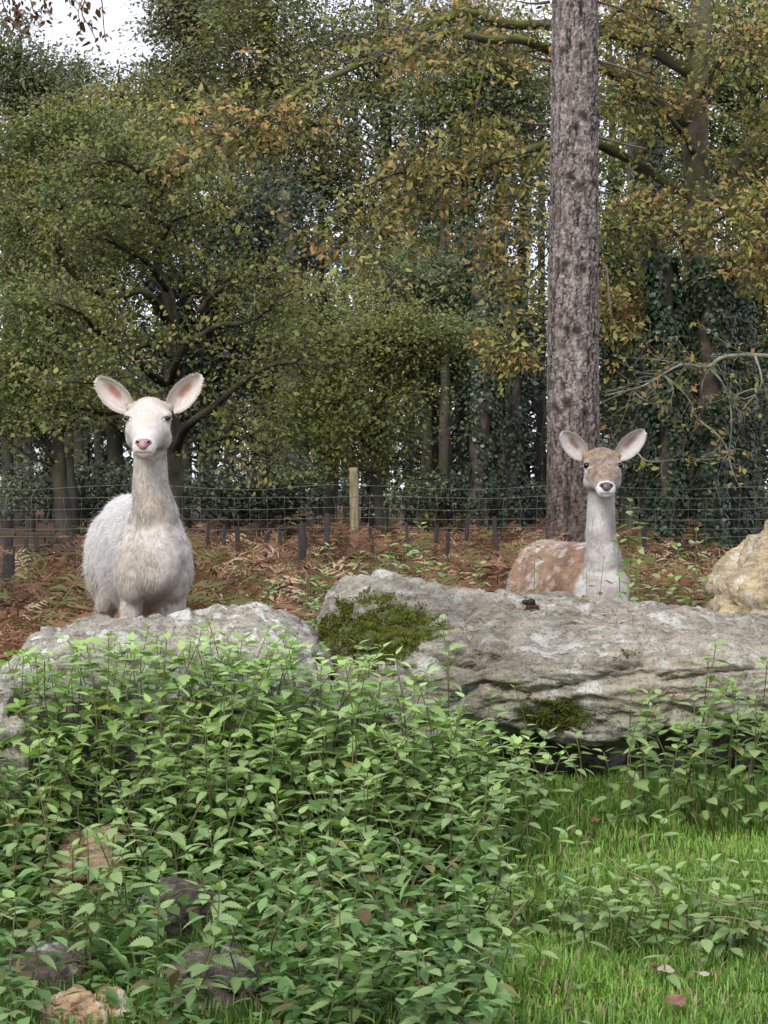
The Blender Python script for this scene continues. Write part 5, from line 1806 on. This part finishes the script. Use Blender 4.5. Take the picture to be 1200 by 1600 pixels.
# --- birch at the left whose hanging twigs cross the gap of sky
def birch():
    t = Tree()
    D = 15.0
    b = P(-160, 0, D)
    base = np.array((b[0], D, -.1)); top = np.array((b[0] + .3, D, 6.5))
    t.limb([base, (base + top) / 2 + np.array((.1, 0, 0)), top], .10, .05, 20, 8, bark=((.2, .19, .18), (.55, .53, .5)))
    pal = [(.13, .06, .03), (.10, .055, .03), (.16, .085, .03)]
    m = P(120, -120, D)
    t.limb([np.array((b[0] + .25, D, 5.3)), P(-20, -160, D), m, P(190, -60, D)], .03, .006, 16, 6)
    for x0, pts in enumerate((((118, -118), (112, -40), (108, 0), (120, 14)), ((130, -110), (135, -20), (128, 20), (140, 42), (150, 62)), ((165, -85), (158, -20), (160, 10), (163, 50), (166, 62)), ((150, -100), (146, -30), (124, 10), (126, 50)),
                              ((10, -150), (5, -60), (15, -10), (30, 20), (42, 44)), ((30, -140), (40, -60), (50, 10), (62, 30)), ((-10, -150), (0, -20), (12, 25), (20, 40)), ((60, -130), (62, -40), (70, 2), (76, 18)))):
        q = t.limb(G(*pts, D=D), .006, .0025, 18, 4, bark=((.05, .035, .03), (.1, .07, .06)))
        for p in q[8:]:
            for _ in range(rng.poisson(1.5 if x0 < 4 else 3.2)):
                t.leaves((p + rng.normal(0, .03, 3))[None], np.array([(rng.normal(0, .6), rng.normal(0, .5), -.7)]), pal[int(rng.integers(0, 3))])
    t.build('birch_tree', 'birch with thin hanging twigs and reddish brown leaves crossing the sky gap', .048, 'A')
birch()

# ------------------------------------------------------------------ fence
def fence():
    root = empty('wire_fence', (0, 0, 0))
    tag(root, 'sagging wire mesh fence on round wooden posts before the wood', 'fence')
    D = 29.5
    sp_ = 2.86
    xp = (553 - 600) / FPX * D
    posts = [xp + sp_ * k for k in (-3, -2, -1, 0, 1, 2, 3)]
    for k, x in enumerate(posts):
        g = gz(x, D)
        h = 1.335 if k == 3 else 1.12
        na = 14
        zz_ = np.linspace(g - .3, g + h, 26)
        q = np.stack((x + .01 * np.sin(zz_ * 3), np.full(26, D), zz_), 1)
        vv, ff = tube(q, .062 + .003 * rng.normal(size=26), na)
        obj('post', mesh_np('post', vv, ff), M['post'], root)
    zs = (1.08, .93, .78, .64, .52, .41, .30, .20)
    xs = np.linspace(posts[0], posts[-1], 140)
    gzs = np.array([gz(x, D) for x in xs])
    lines = []
    for i, z in enumerate(zs):
        sag = .035 * np.sin((xs - xp) / sp_ * math.pi) ** 2 * (1.4 if i == 0 else .8) + .012 * fbm(np.stack((xs * 1.3, 0 * xs + i, 0 * xs), 1), 2, 40)
        zl = np.interp(xs, xs, gzs) * .3 + z - sag
        q = np.stack((xs, np.full(140, D - .066), zl), 1)
        lines.append(zl)
        vv, ff = tube(q, .0021, 4)
        obj('wire', mesh_np('wire', vv, ff), M['wire'], root)
    for x in np.arange(posts[0], posts[-1], .225):
        zz_ = np.array([np.interp(x, xs, l) for l in lines[1:]])
        q = np.stack((x + .012 * rng.normal(size=len(zz_)), np.full(len(zz_), D - .07), zz_), 1)
        vv, ff = tube(q, .0014, 3)
        obj('wire', mesh_np('wire', vv, ff), M['wire'], root)
fence()

# ------------------------------------------------------------------ tree guards in the bracken
def guard(px, py, hpx, D, wpx=11, label=None):
    p = P(px, py, D)
    g = gz(p[0], D)
    w = wpx / FPX * D / 2 * .82
    top = CAMZ - (py - 8 - HOR) / FPX * D
    h = max(top - g, .3)
    n = 12
    a = np.linspace(0, 2 * math.pi, n, endpoint=False)
    sq = 3.2
    ring = np.stack((np.sign(np.cos(a)) * np.abs(np.cos(a)) ** (2 / sq), np.sign(np.sin(a)) * np.abs(np.sin(a)) ** (2 / sq)), 1)
    lv = [(w, -.1), (w, h * .5), (w * 1.03, h), (w * .82, h), (w * .8, h - .12)]
    tilt = rng.normal(0, .06, 2)
    v = np.concatenate([np.column_stack((ring * r + tilt * z, np.full(n, z))) for r, z in lv])
    i = np.arange(len(lv) - 1)[:, None] * n; j = np.arange(n)[None]; j2 = (j + 1) % n
    f = np.stack((i + j, i + j2, i + n + j2, i + n + j), -1).reshape(-1, 4)
    o = obj('tree_guard', mesh_np('tree_guard', v, f, smooth=False), M['guard'])
    o.location = (p[0], D, g)
    tag(o, label or 'short dark plastic tree guard tube standing in the rusty bracken', 'tree guard', 'dark tree guards in the bracken')
for a in ((5, 847, 0, 19, 16), (17, 862, 0, 18, 12), (67, 842, 0, 22, 8), (107, 838, 0, 24, 7), (119, 856, 0, 21, 7), (322, 828, 0, 25, 6), (347, 830, 0, 24, 7), (376, 830, 0, 25, 9), (402, 841, 0, 22, 10), (473, 826, 0, 22, 14), (466, 848, 0, 20, 12),
          (510, 810, 0, 24, 10), (696, 840, 0, 20, 8), (724, 815, 0, 25, 8), (677, 828, 0, 25, 7), (775, 815, 0, 24, 8), (783, 835, 0, 22, 7), (590, 832, 0, 25, 6), (641, 825, 0, 26, 6), (1010, 830, 0, 23, 8), (47, 850, 0, 22, 7), (440, 836, 0, 24, 6)):
    guard(*a)

# ------------------------------------------------------------------ dead bracken
def bracken():
    # one frond: arching stalk with paired toothed side leaflets; several bent forms
    forms = []
    for k in range(5):
        V, F = [], []
        n = 15
        arch = rng.uniform(.25, .7)
        def rach(t): return np.array((.05 * math.sin(t * 4 + k), t, arch * math.sin(t * 2.4) * .5 - .25 * t * t))
        prev = None
        for i in range(n):
            t = (i + 1) / (n + .5)
            p = rach(t)
            b = len(V)
            V += [p + (-.006, 0, 0), p + (.006, 0, 0)]
            if prev is not None: F += [(prev, prev + 1, b + 1), (prev, b + 1, b)]
            prev = b
            L = .36 * math.sin(math.pi * (t * .86 + .12)) ** .8 * (1 if t > .2 else 0)
            if L < .02: continue
            for s in (-1, 1):
                LL = L * rng.uniform(.6, 1.1)
                dirn = np.array((s * .9, .35 + rng.normal(0, .15), rng.normal(-.25, .3)))
                dirn /= np.linalg.norm(dirn)
                wv = np.array((-s * dirn[1], abs(dirn[0]), rng.normal(0, .5))) * .017
                c = len(V)
                m1 = p + dirn * LL * .45 + np.array((0, 0, .02)); e = p + dirn * LL + np.array((0, 0, -.10 * LL + rng.normal(0, .02)))
                V += [p, m1 - wv, m1 + wv, e]
                F += [(c, c + 1, c + 2), (c + 1, c + 3, c + 2)]
        forms.append((np.array(V), np.array(F)))
    mb = MB()
    def strew(n, x0, x1, y0, y1, smin, smax, zmax):
        y = y0 + (y1 - y0) * rng.random(n)
        x = (x0 + (x1 - x0) * rng.random(n))
        px = x / y * FPX + 600
        for k in range(5):
            m = np.arange(n) % 5 == k
            nn = m.sum()
            a = rng.uniform(0, 6.283, nn)
            d = np.stack((np.cos(a), np.sin(a), rng.uniform(-.15, 1.1, nn)), 1)
            rot = frames(d, np.tile((0, 0, 1.0), (nn, 1)) + rand_dirs(nn) * .5)
            pos = np.stack((x[m], y[m], ground_z(x[m], y[m]) + zmax * rng.random(nn) ** 1.3), 1)
            g = np.clip(.5 + .5 * fbm(pos * np.array((.8, .5, 0)), 2, 55) + rng.normal(0, .25, nn), 0, 1)
            c = lerp((.06, .032, .022), (.27, .145, .09), g)
            pale = rng.random(nn) < .12
            c = np.where(pale[:, None], (.44, .32, .22), c)
            gr = (rng.random(nn) < .16)
            c = np.where(gr[:, None], (.13, .13, .05), c)
            v, f, cc = scatter(forms[k][0], forms[k][1], pos, rot, rng.uniform(smin, smax, nn), c)
            mb.add(v, f, cc)
    strew(1900, -3.4, 3.4, 16, 29, .30, .58, .32)
    strew(500, -4.6, 4.6, 29, 37, .35, .65, .25)
    strew(1250, -2.6, 2.6, 10, 17, .28, .55, .30)
    strew(900, -2.0, .5, 7.9, 11, .20, .45, .22)
    strew(420, -1.7, -.9, 6.7, 8.2, .15, .35, .16)
    o = obj('dead_bracken', mb.mesh('dead_bracken'), M['bracken'])
    tag(o, 'rusty brown collapsed bracken covering the ground inside the fence', 'bracken', kind='stuff')
    # green brambles and low weeds between
    pos, cl = [], []
    n = 9500
    cx = rng.uniform(-2.8, 2.4, 60); cyy = rng.uniform(9, 22, 60)
    i = rng.integers(0, 60, n)
    pos = np.stack((cx[i] * cyy[i] / 16 + rng.normal(0, .28, n), cyy[i] + rng.normal(0, .3, n), np.abs(rng.normal(.12, .12, n))), 1)
    pos[:, 2] += ground_z(pos[:, 0], pos[:, 1])
    c = np.array(GREEN + OLIVE)[rng.integers(0, 8, n)] * rng.normal(1.1, .25, n)[:, None]
    v, f, cc = scatter(LV_A, LF_A, pos, frames(rand_dirs(n) * np.array((1, 1, .4)), np.tile((0, -.2, 1.0), (n, 1)) + rand_dirs(n) * .4), rng.uniform(.035, .075, n), c)
    tag(obj('bramble_undergrowth', mesh_np('bramble_undergrowth', v, f, cc), M['leaf']), 'low green brambles and weeds scattered through the rusty bracken', 'undergrowth', kind='stuff')
bracken()
